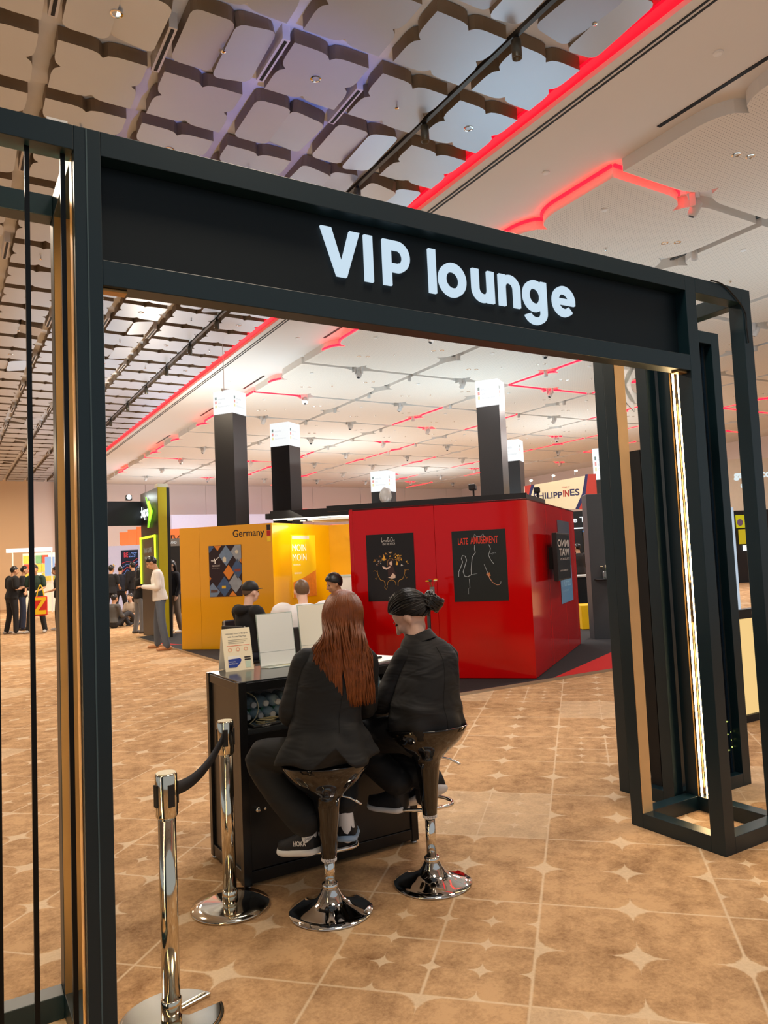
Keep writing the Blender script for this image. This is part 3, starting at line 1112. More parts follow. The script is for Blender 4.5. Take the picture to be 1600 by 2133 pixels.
text('print_title', 'with Tourist Day Pass', TM, 0.03, 0.176, 0.135, 0.187, GREYT, tent, 0.0005)
for k, zz in enumerate((0.164, 0.155, 0.146)):
    flat('print_line', TM, rect(0.03, zz, 0.14 - 0.012 * k, zz + 0.003), mat('print_line_grey', (176, 170, 156), 0.6, var=0), tent, 0.0003, 0.0004)
flat('print_line', TM, rect(0.02, 0.133, 0.15, 0.1355), ORNG, tent, 0.0003, 0.0004)
for k in range(3):
    q = MB()
    for p in ringparts(0.036 + 0.045 * k, 0.113, 0.011, 0.011, 0.007, 0.007, 0, 360, 16):
        q.prism(p, 0.0003, 0.0008, TM)
    q.build('print_icon', mat('print_peach', (240, 180, 150), 0.6, var=0), tent)
flat('print_phone', TM, rect(0.02, 0.062, 0.085, 0.08), PAPER, tent, 0.0003, 0.0004)
flat('print_ticket', TM, [(0.02, 0.02), (0.062, 0.018), (0.085, 0.038), (0.095, 0.056), (0.088, 0.066), (0.02, 0.064)], BLUEP, tent, 0.0005, 0.0006)
text('print_ticket_text', 'Unlimited', TM, 0.023, 0.047, 0.058, 0.053, PAPER, tent, 0.0013)
text('print_ticket_text', 'Bus & Boat Pass', TM, 0.023, 0.036, 0.072, 0.043, PAPER, tent, 0.0013)
flat('print_map', TM, rect(0.115, 0.012, 0.146, 0.048), mat('print_mint', (206, 226, 210), 0.6, var=0.05), tent, 0.0003, 0.0004)
for zz in (0.052, 0.064):
    flat('print_button', TM, rect(0.112, zz, 0.147, zz + 0.008), mat('print_black', (60, 58, 56), 0.5, var=0), tent, 0.0003, 0.0004)

ACR = mat('clear_acrylic_edge', (214, 232, 226), 0.08, trans=0.6, var=0)
SHEET = mat('sheet_white', (238, 242, 242), 0.35, var=0.01, coat=0.4)


def sign_holder(label, loc, rz, w, h, sheet):
    r = empty('sign_holder', loc, rz, label, 'sign holder', 'acrylic sign holders')
    lean = 0.16
    M = Matrix.Rotation(-lean, 4, 'X')
    MB().box((-w / 2 - 0.004, -0.002, 0.002), (w / 2 + 0.004, 0.002, h + 0.004), M).build('acrylic_sleeve', ACR, r)
    MB().box((-w / 2, -0.0032, 0.008), (w / 2, -0.0022, h), M).build('sheet', sheet, r)
    MB().box((-w / 2, -0.0045, 0.085 * h / 0.3), (w / 2, -0.0034, 0.0855 * h / 0.3 + 0.0006), M).build('fold_line', mat('fold_grey', (200, 210, 212), 0.5, var=0), r)
    MB().add([(-w / 2, 0, 0.001), (w / 2, 0, 0.001), (w / 2 - 0.0, -0.055, 0.001), (-w / 2 + 0.02, -0.06, 0.001), (-w / 2, 0, 0.004), (w / 2, 0, 0.004), (w / 2, -0.055, 0.004), (-w / 2 + 0.02, -0.06, 0.004)],
             [(3, 2, 1, 0), (4, 5, 6, 7), (0, 1, 5, 4), (1, 2, 6, 5), (2, 3, 7, 6), (3, 0, 4, 7)]).build('acrylic_foot', ACR, r)
    return r


sign_holder('leaning acrylic sign holder with a blank white sheet beside the tent card', (1.600, 3.865, ZT), 0.05, 0.212, 0.288, SHEET)
sign_holder('second blank white sign holder behind the brown-haired woman', (1.895, 3.91, ZT), 0.0, 0.26, 0.318, mat('sheet_ivory', (244, 240, 226), 0.35, var=0.01, coat=0.3))
# papers and pen on the right end
tag(MB().box((-0.12, -0.15, 0), (0.12, 0.15, 0.004), Matrix.Translation((2.10, 3.72, ZT + 0.0005)) @ Matrix.Rotation(0.35, 4, 'Z')).build('paper_sheet', PAPER), 'white sheet of paper on the right end of the counter', 'paper')
pen = empty('marker_pen', (2.085, 3.64, ZT + 0.013), 0.15, 'black marker pen lying on the white paper', 'pen')
MB().tube([(-0.03, 0, 0), (0.04, 0, 0)], [0.007, 0.007], 10).build('cap', BLK, pen, True)
MB().tube([(-0.075, 0, 0), (-0.03, 0, 0)], [0.004, 0.0065], 10).build('barrel', WHITE, pen, True)

# --- things on the open shelf
ZS = 0.735
WATER = mat('water_plastic', (206, 230, 238), 0.14, trans=0.12, var=0.1, scale=40, ior=1.33)
WRAP = mat('shrink_wrap', (220, 236, 238), 0.12, trans=0.75, var=0, bump=0.5, scale=24)


def bottle(parent, loc, lying=True, lab=True, k=0):
    M = Matrix.Translation(loc) @ (Matrix.Rotation(pi / 2, 4, 'X') if lying else Matrix.Identity(4))
    prof = [(0.026, 0), (0.031, 0.004), (0.031, 0.03), (0.029, 0.034), (0.031, 0.04), (0.031, 0.12), (0.026, 0.145), (0.013, 0.165), (0.012, 0.176)]
    b_ = MB().lathe(prof, 14, M=M).build('bottle_body', WATER, parent, True)
    MB().lathe([(0.014, 0.174), (0.015, 0.176), (0.015, 0.19), (0.012, 0.192)], 12, M=M).build('bottle_cap', WHITE, parent)
    return b_


pk = [(1.318 + 0.066 * (n % 4), 0, ZS + 0.032 + 0.058 * (n // 4)) for n in range(8)]
for n, (x, y, z) in enumerate(pk):
    q = empty('water_bottle', (x + (0.03 if n > 3 else 0), 3.79, z), 0, 'clear plastic water bottle lying in the pack on the counter shelf', 'bottle', 'bottles in the pack on the shelf')
    bottle(q, (0, 0, 0))
    if n < 4:
        MB().lathe([(0.0318, 0.05), (0.0318, 0.11)], 14, M=Matrix.Rotation(pi / 2, 4, 'X')).build('bottle_label', mat('label_green', (120, 190, 150), 0.4), q, True)
q = empty('water_bottle', (2.05, 3.59, ZS), 0, 'upright water bottle with a pale blue label between the two women', 'bottle')
bottle(q, (0, 0, 0), False)
MB().lathe([(0.0316, 0.045), (0.0316, 0.115)], 14).build('bottle_label', mat('label_blue', (150, 206, 226), 0.4), q, True)
q = empty('water_bottle', (1.995, 3.60, ZS + 0.032), 0, 'clear water bottle lying with its white cap towards the camera', 'bottle')
bottle(q, (0, 0, 0))
ph = empty('smartphone', (1.372, 3.53, ZS + 0.001), 0.08, 'black smartphone in a case lying on the counter shelf', 'phone')
MB().box((-0.075, -0.038, 0), (0.075, 0.038, 0.011)).build('case', BLK, ph, bevel=0.004)
MB().box((-0.07, -0.034, 0.011), (0.07, 0.034, 0.0118)).build('screen', BLKG, ph)
text('case_lettering', 'GRIP', plane_M((-0.03, -0.0385, 0.002), (1, 0, 0), (0, -1, 0)), 0.0, 0, 0.05, 0.007, mat('print_silver', (190, 190, 190), 0.4, var=0), ph, 0.0005)
tag(MB().tube([(1.37, 3.52, ZS + 0.016), (1.34, 3.56, ZS + 0.018), (1.40, 3.60, ZS + 0.02), (1.47, 3.58, ZS + 0.02), (1.42, 3.55, ZS + 0.018), (1.36, 3.57, ZS + 0.022), (1.50, 3.62, ZS + 0.008), (1.60, 3.64, ZS + 0.006)], [0.0028] * 8, 6, smooth=5).build('charging_cable', mat('cable_cream', (226, 214, 170), 0.5), None, True),
    'cream charging cable coiled on the phone on the shelf', 'cable')
tag(MB().tube([(1.30, 3.60, 0.90), (1.345, 3.58, 0.87), (1.36, 3.57, 0.82), (1.34, 3.56, 0.77), (1.30, 3.55, 0.745)], [0.0028] * 5, 6, smooth=5).build('charging_cable', MATS['cable_cream'], None, True),
    'white cable hanging in a loop at the left end of the shelf', 'cable')
tag(MB().box((-0.11, -0.1, 0), (0.11, 0.1, 0.012), Matrix.Translation((2.03, 3.49, ZS + 0.0)) @ Matrix.Rotation(0.1, 4, 'Z')).build('notepad', PAPER), 'white notepad on the shelf in front of the dark-haired woman', 'notepad')

# ------------------------------------------------------------------ bar stools
CHR2 = CHROME


def bar_stool(label, loc, rz, lift):
    r = empty('bar_stool', loc, rz, label, 'stool', 'black bar stools')
    MB().lathe([(0.183, 0.0), (0.186, 0.004), (0.183, 0.009), (0.15, 0.018), (0.10, 0.034), (0.062, 0.056), (0.045, 0.08), (0.036, 0.098), (0.030, 0.105)], 48).build('base', mat('mirror_chrome', (214, 212, 208), 0.045, 1.0, var=0), r, True)
    MB().lathe([(0.033, 0.097), (0.036, 0.102), (0.036, 0.118), (0.031, 0.122)], 24).build('base_collar', CHR2, r, True)
    MB().lathe([(0.024, 0.11), (0.024, 0.23 + lift)], 20).build('gas_column', CHR2, r, True)
    z = 0.215 + lift

    def dish(p, rr):
        back = max(0.0, -p.y / 0.2)
        side = abs(p.x) / 0.2
        k = max(0.0, (rr - 0.09) / 0.11)
        p.z += k * (0.022 * back ** 1.5 + 0.008 * side)
        if rr > 0.1:
            p.y *= 0.96
        return p
    prof = [(0.031, z), (0.034, z + 0.012), (0.038, z + 0.05), (0.046, z + 0.15), (0.056, z + 0.235), (0.066, z + 0.272), (0.092, z + 0.300), (0.13, z + 0.328), (0.167, z + 0.360), (0.19, z + 0.394), (0.199, z + 0.415), (0.196, z + 0.421), (0.18, z + 0.395), (0.14, z + 0.372), (0.08, z + 0.362), (0.02, z + 0.36)]
    MB().lathe(prof, 40, fn=dish).build('seat_shell', BLKG, r, True)
    MB().lathe([(0.0325, z + 0.0), (0.0345, z + 0.002), (0.0345, z + 0.022), (0.0325, z + 0.024)], 24).build('sticker_band', PAPER, r, True)
    text('sticker_text', 'U-rent', plane_M((-0.02, -0.0352, z + 0.005), (1, 0, 0), (0, -1, 0)), 0.0, 0, 0.04, 0.012, mat('sticker_dark', (50, 40, 60), 0.5, var=0), r, 0.0)
    # foot ring: chrome D loop
    zz = z + 0.03
    pts = [(-0.03, 0.02, zz), (-0.12, 0.05, zz), (-0.135, 0.12, zz), (-0.09, 0.19, zz), (0.0, 0.215, zz), (0.09, 0.19, zz), (0.135, 0.12, zz), (0.12, 0.05, zz), (0.03, 0.02, zz)]
    MB().tube(pts, [0.0085] * len(pts), 10, smooth=5).build('foot_ring', CHR2, r, True)
    MB().tube([(0.03, -0.01, z + 0.285), (0.10, -0.03, z + 0.27), (0.145, -0.045, z + 0.245)], [0.005, 0.005, 0.006], 8).build('height_lever', CHR2, r, True)
    return r


bar_stool('lower glossy black bar stool under the woman with long brown hair', (1.464, 3.041, 0), radians(-22), 0.0)
bar_stool('higher glossy black bar stool under the woman with the black bun', (1.984, 3.009, 0), radians(-20), 0.085)

# ------------------------------------------------------------------ stanchions and belt
POLE = mat('polished_steel', (216, 208, 190), 0.09, 1.0, var=0)


def stanchion(label, loc, rz, slot):
    r = empty('stanchion', loc, rz, label, 'stanchion', 'chrome queue stanchions')
    if slot:
        P = arc(0, 0, 0.174, 12, 348, 44) + [(0.05, -0.026), (0.036, -0.012), (0.036, 0.012), (0.05, 0.026)]
        mb = MB().prism(P, 0.0, 0.012)
        Q = [(x * 0.94, y * (0.94 if abs(y) > 0.04 else 1.3)) for (x, y) in P]
        mb.prism(Q, 0.012, 0.018)
        mb.build('base', POLE, r, bevel=0.003)
    else:
        MB().lathe([(0.172, 0.0), (0.176, 0.004), (0.173, 0.012), (0.12, 0.018), (0.05, 0.021), (0.034, 0.024)], 48).build('base', POLE, r, True)
    MB().lathe([(0.034, 0.018), (0.034, 0.075), (0.0305, 0.078)], 24).build('sleeve', POLE, r, True)
    MB().lathe([(0.030, 0.04), (0.030, 0.69)], 28).build('pole', POLE, r, True)
    MB().lathe([(0.031, 0.672), (0.0375, 0.682), (0.0375, 0.818), (0.0345, 0.823), (0.0335, 0.8235)], 28).build('head', POLE, r, True)
    MB().lathe([(0.0335, 0.8215), (0.033, 0.8255), (0.010, 0.826)], 24).build('cap_disc', mat('cap_beige', (214, 206, 180), 0.5), r)
    for k in range(4):
        an = k * pi / 2
        M = Matrix.Rotation(an, 4, 'Z')
        MB().box((0.034, -0.012, 0.715), (0.0415, 0.012, 0.79), M).build('belt_port', BLK, r, bevel=0.002)
    return r


s1 = stanchion('nearest chrome stanchion with a notched base beside the left portal post', (0.664, 2.646, 0), radians(12), True)
s2 = stanchion('chrome stanchion with round base standing against the counter corner', (1.112, 3.345, 0), radians(70), False)
bm_ = MB()
p0, p1 = Vector((0.664, 2.646, 0.755)), Vector((1.112, 3.345, 0.758))
dd = (p1 - p0)
dn = dd.normalized()
p0, p1 = p0 + dn * 0.038, p1 - dn * 0.038
N = 16
side = Vector((-dn.y, dn.x, 0)) * 0.0008
v, f = [], []
for i in range(N + 1):
    t = i / N
    p = p0.lerp(p1, t) - Vector((0, 0, 0.05 * 4 * t * (1 - t)))
    for sgn in (1, -1):
        v.append(tuple(p + Vector((0, 0, 0.024)) + side * sgn))
        v.append(tuple(p - Vector((0, 0, 0.024)) + side * sgn))
for i in range(N):
    o = 4 * i
    f += [(o, o + 1, o + 5, o + 4), (o + 2, o + 6, o + 7, o + 3), (o, o + 4, o + 6, o + 2), (o + 1, o + 3, o + 7, o + 5)]
tag(bm_.add(v, f).build('barrier_belt', mat('belt_black', (28, 27, 27), 0.7, var=0.05), None, True), 'black fabric barrier belt stretched between the two chrome stanchions', 'belt')
# ------------------------------------------------------------------ German stand: platform, walls, posters, pillars
pf = empty('stand_platform', (8.5, 12.5, 0), 0, 'low black carpeted platform under the red and yellow stand walls', 'platform')
BC = mat('black_carpet', (30, 28, 30), 0.95, var=0.1, scale=120)
MB().box((3.84 - 8.5, 6.72 - 12.5, 0.0), (14.6 - 8.5, 17.68 - 12.5, 0.03)).build('deck', BC, pf)
MB().box((3.832 - 8.5, 6.712 - 12.5, 0.0), (14.6 - 8.5, 6.72 - 12.5, 0.034)).box((3.832 - 8.5, 6.72 - 12.5, 0.0), (3.84 - 8.5, 17.68 - 12.5, 0.034)).build('edge_trim', STEEL, pf)
REDC = mat('red_carpet', (190, 24, 20), 0.95, var=0.08, scale=100)
MB().prism([(6.30 - 8.5, 6.725 - 12.5), (7.60 - 8.5, 6.725 - 12.5), (9.2 - 8.5, 8.15 - 12.5)], 0.03, 0.034).build('carpet_wedge', REDC, pf)
MB().prism([(3.86 - 8.5, 15.5 - 12.5), (4.1 - 8.5, 14.7 - 12.5), (4.16 - 8.5, 14.7 - 12.5), (3.9 - 8.5, 15.6 - 12.5)], 0.03, 0.034).build('carpet_wedge', REDC, pf)

RED = mat('gloss_red', (188, 4, 6), 0.09, var=0.02, spec=0.42, bump=0.012, scale=3.2)
YEL = mat('gloss_yellow', (226, 160, 4), 0.14, coat=0.3, var=0.02, spec=0.5, bump=0.010, scale=3)
A_, B_, C_ = Vector((4.57, 8.52, 0)), Vector((6.115, 6.82, 0)), Vector((8.95, 8.87, 0))
HR = 2.20


def wall_panels(name, label, P, Q, H, m, cuts, n_dir, cat='wall', th=0.05, z0=0.036, pname='panel', root=None):
    """an upright exhibition wall from P to Q made of butt-jointed panels; local board matrix returned"""
    P, Q = Vector(P), Vector(Q)
    L = (Q - P).length
    u = (Q - P) / L
    M = plane_M((0, 0, 0), u, n_dir)
    r = root or empty(name, P, 0, label, cat)
    off = P - Vector(r.location)
    Mo = Matrix.Translation(off) @ M
    cs = [0.0] + list(cuts) + [L]
    for a, b_ in zip(cs[:-1], cs[1:]):
        MB().box((a + 0.0015, z0, -th), (b_ - 0.0015, H, 0.0), Mo).build(pname, m, r, bevel=0.002)
    return r, Mo, Matrix.Translation(P) @ M, L


rb, Mo, MRf, LR = wall_panels('red_stand_wall', 'glossy red stand block with two dark game posters, right of the counter', A_, B_, HR, RED, [1.135], ((B_ - A_).y, -(B_ - A_).x, 0))
_, _, MRs, LRs = wall_panels('x', '', B_, C_, HR, RED, [1.17, 2.34], ((C_ - B_).y, -(C_ - B_).x, 0), root=rb)
D_ = A_ + (C_ - B_)
wall_panels('x', '', C_, D_, HR, RED, [1.2], ((D_ - C_).y, -(D_ - C_).x, 0), root=rb)
wall_panels('x', '', D_, A_, HR, RED, [1.2, 2.3], ((A_ - D_).y, -(A_ - D_).x, 0), root=rb)
MB().prism([tuple((p - A_)[:2]) for p in (A_, B_, C_, D_)], HR - 0.02, HR - 0.001).build('roof_board', BLK, rb)
# plinth strip under the side
# black lighting truss on top
u = (B_ - A_).normalized()
v_ = (C_ - B_).normalized()
tr = empty('lighting_truss', (5.4, 7.9, HR), 0, 'black lighting beam resting along the top of the red stand block', 'beam')
for (p, q) in ((A_ + v_ * 0.12 - u * 0.35, B_ + v_ * 0.12 + u * -0.02), (B_ + v_ * 0.1 - u * 0.1, B_ + v_ * 1.5 - u * 0.1)):
    d = (q - p)
    Mx = Matrix.Translation(p - Vector((5.4, 7.9, HR)) + Vector((0, 0, HR))) @ Matrix.Rotation(math.atan2(d.y, d.x), 4, 'Z')
    MB().box((0, -0.04, 0.0), (d.length, 0.04, 0.075), Mx).build('beam', BLK, tr)


def clip_lamp(label, loc, rz, lit=False):
    r = empty('clamp_lamp', loc, rz, label, 'lamp')
    MB().cyl((0, 0, 0), (0, 0, 0.10), 0.012).build('arm', BLK, r)
    MB().box((-0.09, -0.03, 0.08), (0.09, 0.05, 0.15)).build('housing', BLK, r, bevel=0.008)
    MB().box((-0.08, -0.034, 0.09), (0.08, -0.03, 0.14)).build('lens', emat('lamp_lit', (255, 236, 200), 14) if lit else SLOT, r)
    return r


clip_lamp('small black clamp lamp on top of the red block, near the tall pillar', tuple(A_ + u * 1.62 + v_ * 0.12 + Vector((0, 0, HR + 0.075))), 0.8)
clip_lamp('small black clamp lamp on the right top corner of the red block', tuple(B_ + v_ * 1.2 - u * 0.1 + Vector((0, 0, HR + 0.075))), 0.8)
bag_ = MB().ell((0, 0, 0.09), (0.09, 0.06, 0.11), 14, 9, fn=lambda p: p * (1 + 0.12 * noise.noise(p * 18)))
bo = bag_.build('plastic_bag', mat('translucent_white', (220, 224, 224), 0.3, trans=0.3), None, True)
bo.location = A_ + u * 0.46 + v_ * 0.14 + Vector((0, 0, HR + 0.075))
tag(bo, 'crumpled pale plastic bag lying on top of the red block', 'bag')

INK = mat('poster_black', (24, 20, 20), 0.35, var=0.10, scale=2)
SILV = mat('print_pale', (196, 190, 184), 0.5, var=0)
GOLD = mat('print_gold', (176, 128, 52), 0.5, var=0.15)
GOLD2 = mat('print_amber', (236, 172, 56), 0.5, var=0.1)
SKINP = mat('print_skin', (224, 190, 168), 0.5, var=0.02)


def poster(label, M, x0, z0, x1, z1, m):
    r = empty('poster', tuple(M @ Vector(((x0 + x1) / 2, z0, 0))), 0, label, 'poster')
    Mi = Matrix.Translation(-Vector(r.location)) @ M
    MB().box((x0, z0, 0.0005), (x1, z1, 0.006), Mi).build('board', m, r)
    return r, Mi


# poster 1: dark key art with gold ornaments
po, Mi = poster('black poster with golden ornaments around a small figure on the red wall', MRf, 0.226, 1.005, 0.860, 1.858, INK)
off = 0.0065
for (ch, xa, xb, za, zb) in (('L', 0.435, 0.455, 1.755, 1.815), ('ITTLE', 0.458, 0.505, 1.757, 1.78), ('0', 0.512, 0.535, 1.755, 1.815), ('S', 0.54, 0.552, 1.757, 1.78), ('O', 0.556, 0.585, 1.755, 1.815), ('NE', 0.588, 0.612, 1.757, 1.78), ('AND THE WITCH', 0.445, 0.612, 1.715, 1.745)):
    text('poster_lettering', ch, Mi, xa, za, xb, zb, SILV, po, off)
cx, cz = 0.545, 1.43
mb = MB()
# scalloped base line: three arches, pointed drops between them, curling side stems
stroke_strip(mb, Mi, arc(cx, cz - 0.215, 0.056, -10, 190, 16), 0.006, off)
for s in (-1, 1):
    stroke_strip(mb, Mi, [(cx + s * 0.085, cz - 0.235), (cx + s * 0.088, cz - 0.19), (cx + s * 0.105, cz - 0.165), (cx + s * 0.145, cz - 0.155), (cx + s * 0.165, cz - 0.12), (cx + s * 0.18, cz - 0.08), (cx + s * 0.185, cz - 0.03)], 0.006, off)
    stroke_strip(mb, Mi, [(cx + s * 0.185, cz - 0.11), (cx + s * 0.20, cz - 0.145), (cx + s * 0.215, cz - 0.13)], 0.004, off)
    stroke_strip(mb, Mi, [(cx + s * 0.185, cz - 0.05), (cx + s * 0.215, cz - 0.035), (cx + s * 0.24, cz - 0.04)], 0.004, off)
stroke_strip(mb, Mi, [(cx - 0.098, cz - 0.245), (cx - 0.075, cz - 0.28), (cx - 0.056, cz - 0.245)], 0.004, off)
stroke_strip(mb, Mi, arc(cx + 0.002, cz + 0.205, 0.024, 190, 350, 10), 0.006, off)
stroke_strip(mb, Mi, [(cx - 0.045, cz + 0.02), (cx - 0.042, cz + 0.08), (cx - 0.012, cz + 0.115), (cx + 0.02, cz + 0.115), (cx + 0.045, cz + 0.085)], 0.004, off)
mb.build('poster_ornament', GOLD, po)
rg = random.Random(3)
UMB = mat('print_umber', (112, 74, 48), 0.5)
for k in range(44):
    an = radians(4 + 172 * rg.random())
    rr = 0.13 + 0.10 * rg.random()
    ex_, ez_ = cx + rr * cos(an) * 1.06, cz + 0.01 + rr * sin(an) * 0.78
    if abs(ex_ - cx) < 0.05 and ez_ < cz + 0.13:
        continue
    s_ = 0.006 + 0.012 * rg.random()
    ro_ = rg.random() * 6.28
    pts_ = [(ex_ + s_ * q_ * cos(ro_ + t_), ez_ + s_ * q_ * sin(ro_ + t_)) for t_, q_ in ((0, 1.6), (0.9, 0.6), (2.1, 1.0), (3.3, 0.7), (4.4, 1.3), (5.5, 0.5))]
    flat('poster_motif', Mi, pts_, (GOLD, UMB, GOLD, SILV, UMB, GOLD2)[k % 6], po, off, 0.001)
for (dx, dz, q_) in ((-0.088, 0.115, 1.2), (0.082, 0.045, 0.9)):
    flat('poster_motif', Mi, [(cx + dx + q_ * a_, cz + dz + q_ * b_) for a_, b_ in ((0.0, 0.042), (0.012, 0.015), (0.018, -0.008), (0.008, -0.022), (-0.008, -0.022), (-0.016, -0.004), (-0.006, 0.01))], GOLD2, po, off + 0.001, 0.001)
PLUM = mat('print_plum', (58, 34, 34), 0.5)
flat('poster_figure', Mi, [(cx - 0.042, cz + 0.06), (cx - 0.03, cz + 0.10), (cx + 0.005, cz + 0.108), (cx + 0.032, cz + 0.085), (cx + 0.03, cz + 0.02), (cx + 0.06, cz - 0.09), (cx - 0.04, cz - 0.11), (cx - 0.045, cz + 0.0)], PLUM, po, off, 0.001)
flat('poster_figure', Mi, [(cx - 0.012, cz + 0.07), (cx + 0.012, cz + 0.082), (cx + 0.02, cz + 0.05), (cx + 0.012, cz + 0.022), (cx - 0.008, cz + 0.03), (cx - 0.02, cz + 0.045)], SKINP, po, off + 0.001, 0.001)
flat('poster_figure', Mi, [(cx - 0.005, cz + 0.018), (cx - 0.055, cz - 0.002), (cx - 0.115, cz + 0.022), (cx - 0.098, cz - 0.015), (cx - 0.06, cz - 0.028), (cx - 0.01, cz - 0.005)], SKINP, po, off + 0.001, 0.001)
flat('poster_figure', Mi, [(cx + 0.022, cz - 0.075), (cx + 0.056, cz - 0.10), (cx + 0.055, cz - 0.135), (cx + 0.01, cz - 0.145), (cx - 0.045, cz - 0.128), (cx - 0.01, cz - 0.118)], SKINP, po, off + 0.001, 0.001)
text('poster_lettering', 'STUDIO', Mi, 0.50, 1.04, 0.555, 1.055, SILV, po, off)

# poster 2: red title, thin pale outline of a figure
po, Mi = poster('dark green-black poster titled Late Amusement in red letters on the red wall', MRf, 1.351, 0.970, 2.020, 1.845, mat('poster_green_black', (26, 30, 29), 0.3, var=0.2, scale=1.5))
TR_ = mat('print_red', (206, 54, 36), 0.5, var=0.05)
text('poster_lettering', 'LATE', Mi, 1.43, 1.675, 1.555, 1.755, TR_, po, off, 0.008)
text('poster_lettering', 'AMUSEMENT', Mi, 1.585, 1.675, 1.925, 1.765, TR_, po, off, 0.008)
OUTL = mat('print_outline', (170, 178, 184), 0.5, var=0.02)
mb = MB()
stroke_strip(mb, Mi, [(1.63, 1.755), (1.64, 1.80), (1.665, 1.765), (1.72, 1.765), (1.745, 1.80), (1.76, 1.755)], 0.004, off)
stroke_strip(mb, Mi, [(1.635, 1.66), (1.63, 1.61), (1.64, 1.57), (1.60, 1.52), (1.585, 1.44), (1.575, 1.36), (1.575, 1.30)], 0.006, off)
stroke_strip(mb, Mi, [(1.81, 1.66), (1.83, 1.61), (1.815, 1.57), (1.80, 1.53), (1.82, 1.48), (1.86, 1.42)], 0.005, off)
stroke_strip(mb, Mi, [(1.575, 1.30), (1.53, 1.275), (1.49, 1.285), (1.475, 1.34), (1.50, 1.41), (1.525, 1.48), (1.51, 1.53), (1.475, 1.54), (1.462, 1.50), (1.475, 1.46), (1.45, 1.40), (1.42, 1.34), (1.415, 1.28)], 0.007, off)
for k in range(3):
    stroke_strip(mb, Mi, arc(1.835 + 0.022 * k, 1.535 + 0.006 * k, 0.014, 0, 150, 6), 0.003, off)
stroke_strip(mb, Mi, [(1.545, 1.25), (1.55, 1.14), (1.53, 1.13), (1.53, 1.06)], 0.003, off)
stroke_strip(mb, Mi, [(1.65, 1.31), (1.58, 1.30)], 0.003, off)
stroke_strip(mb, Mi, [(1.74, 1.42), (1.77, 1.34), (1.80, 1.24), (1.84, 1.19), (1.895, 1.16), (1.93, 1.18), (1.935, 1.205)], 0.0045, off)
mb.build('poster_outline', OUTL, po)
flat('poster_motif', Mi, [(1.76, 1.30), (1.80, 1.32), (1.815, 1.28), (1.79, 1.265)], mat('print_copper', (186, 112, 56), 0.5), po, off, 0.001)
mb = MB()
stroke_strip(mb, Mi, [(1.79, 1.27), (1.83, 1.20), (1.88, 1.165), (1.92, 1.165)], 0.009, off)
mb.build('poster_motif', MATS['print_copper'], po)

# screen hung on the side wall, blue poster behind it
tv = empty('wall_screen', tuple(MRs @ Vector((1.45, 1.15, 0))), 0, 'slim black screen with mirrored white lettering mounted on the red side wall', 'screen')
Mi = Matrix.Translation(-Vector(tv.location)) @ MRs
sc = Matrix.Translation((0, 0, 0))
MB().box((0.95, 1.15, 0.10), (1.95, 1.79, 0.16), Mi).build('case', BLK, tv, bevel=0.004)
MB().box((1.2, 1.3, 0.0), (1.7, 1.6, 0.10), Mi).build('bracket', BLK, tv)
MB().box((0.97, 1.17, 0.16), (1.93, 1.77, 0.1615), Mi).build('display', BLKG, tv)
text('screen_lettering', 'INNO', Mi, 1.0, 1.60, 1.88, 1.70, SILV, tv, 0.163, 0.02, flip=True)
text('screen_lettering', 'WAT', Mi, 1.1, 1.48, 1.88, 1.58, SILV, tv, 0.163, 0.02, flip=True)
text('screen_lettering', 'STUDIOS', Mi, 1.15, 1.42, 1.88, 1.45, SILV, tv, 0.163, flip=True)
text('screen_lettering', 'CELEBRATION', Mi, 1.1, 1.27, 1.7, 1.29, SILV, tv, 0.163, flip=True)
po, Mi = poster('blue and slate poster hanging on the far end of the red side wall', MRs, 1.95, 0.78, 2.95, 2.0, mat('poster_slate', (70, 78, 92), 0.4, var=0.08))
flat('poster_field', Mi, [(1.95, 0.78), (2.95, 0.78), (2.95, 1.32), (2.5, 1.36), (1.95, 1.48)], mat('poster_blue', (96, 150, 190), 0.4), po, 0.0062, 0.001)
text('poster_lettering', 'EC', Mi, 2.05, 1.24, 2.45, 1.36, mat('print_ice', (150, 196, 222), 0.5, var=0), po, 0.0075)
text('poster_lettering', 'TRIFIED', Mi, 2.02, 1.02, 2.85, 1.14, MATS['print_ice'], po, 0.0075)
text('poster_lettering', 'A SOUNDTRACK', Mi, 2.05, 0.94, 2.6, 0.97, MATS['print_ice'], po, 0.0075)

# round bar table with a small vase in front of the red wall
tb = empty('bar_table', (4.93, 7.30, 0.03), 0, 'slim round black bar table standing in front of the red wall', 'table')
MB().lathe([(0.15, 1.005), (0.152, 1.01), (0.152, 1.018), (0.148, 1.022)], 28).build('table_top', BLK, tb, True)
MB().lathe([(0.022, 0.02), (0.022, 1.01)], 12).build('column', BLK, tb, True)
MB().lathe([(0.19, 0.0), (0.19, 0.012), (0.03, 0.02)], 24).build('foot', BLK, tb, True)


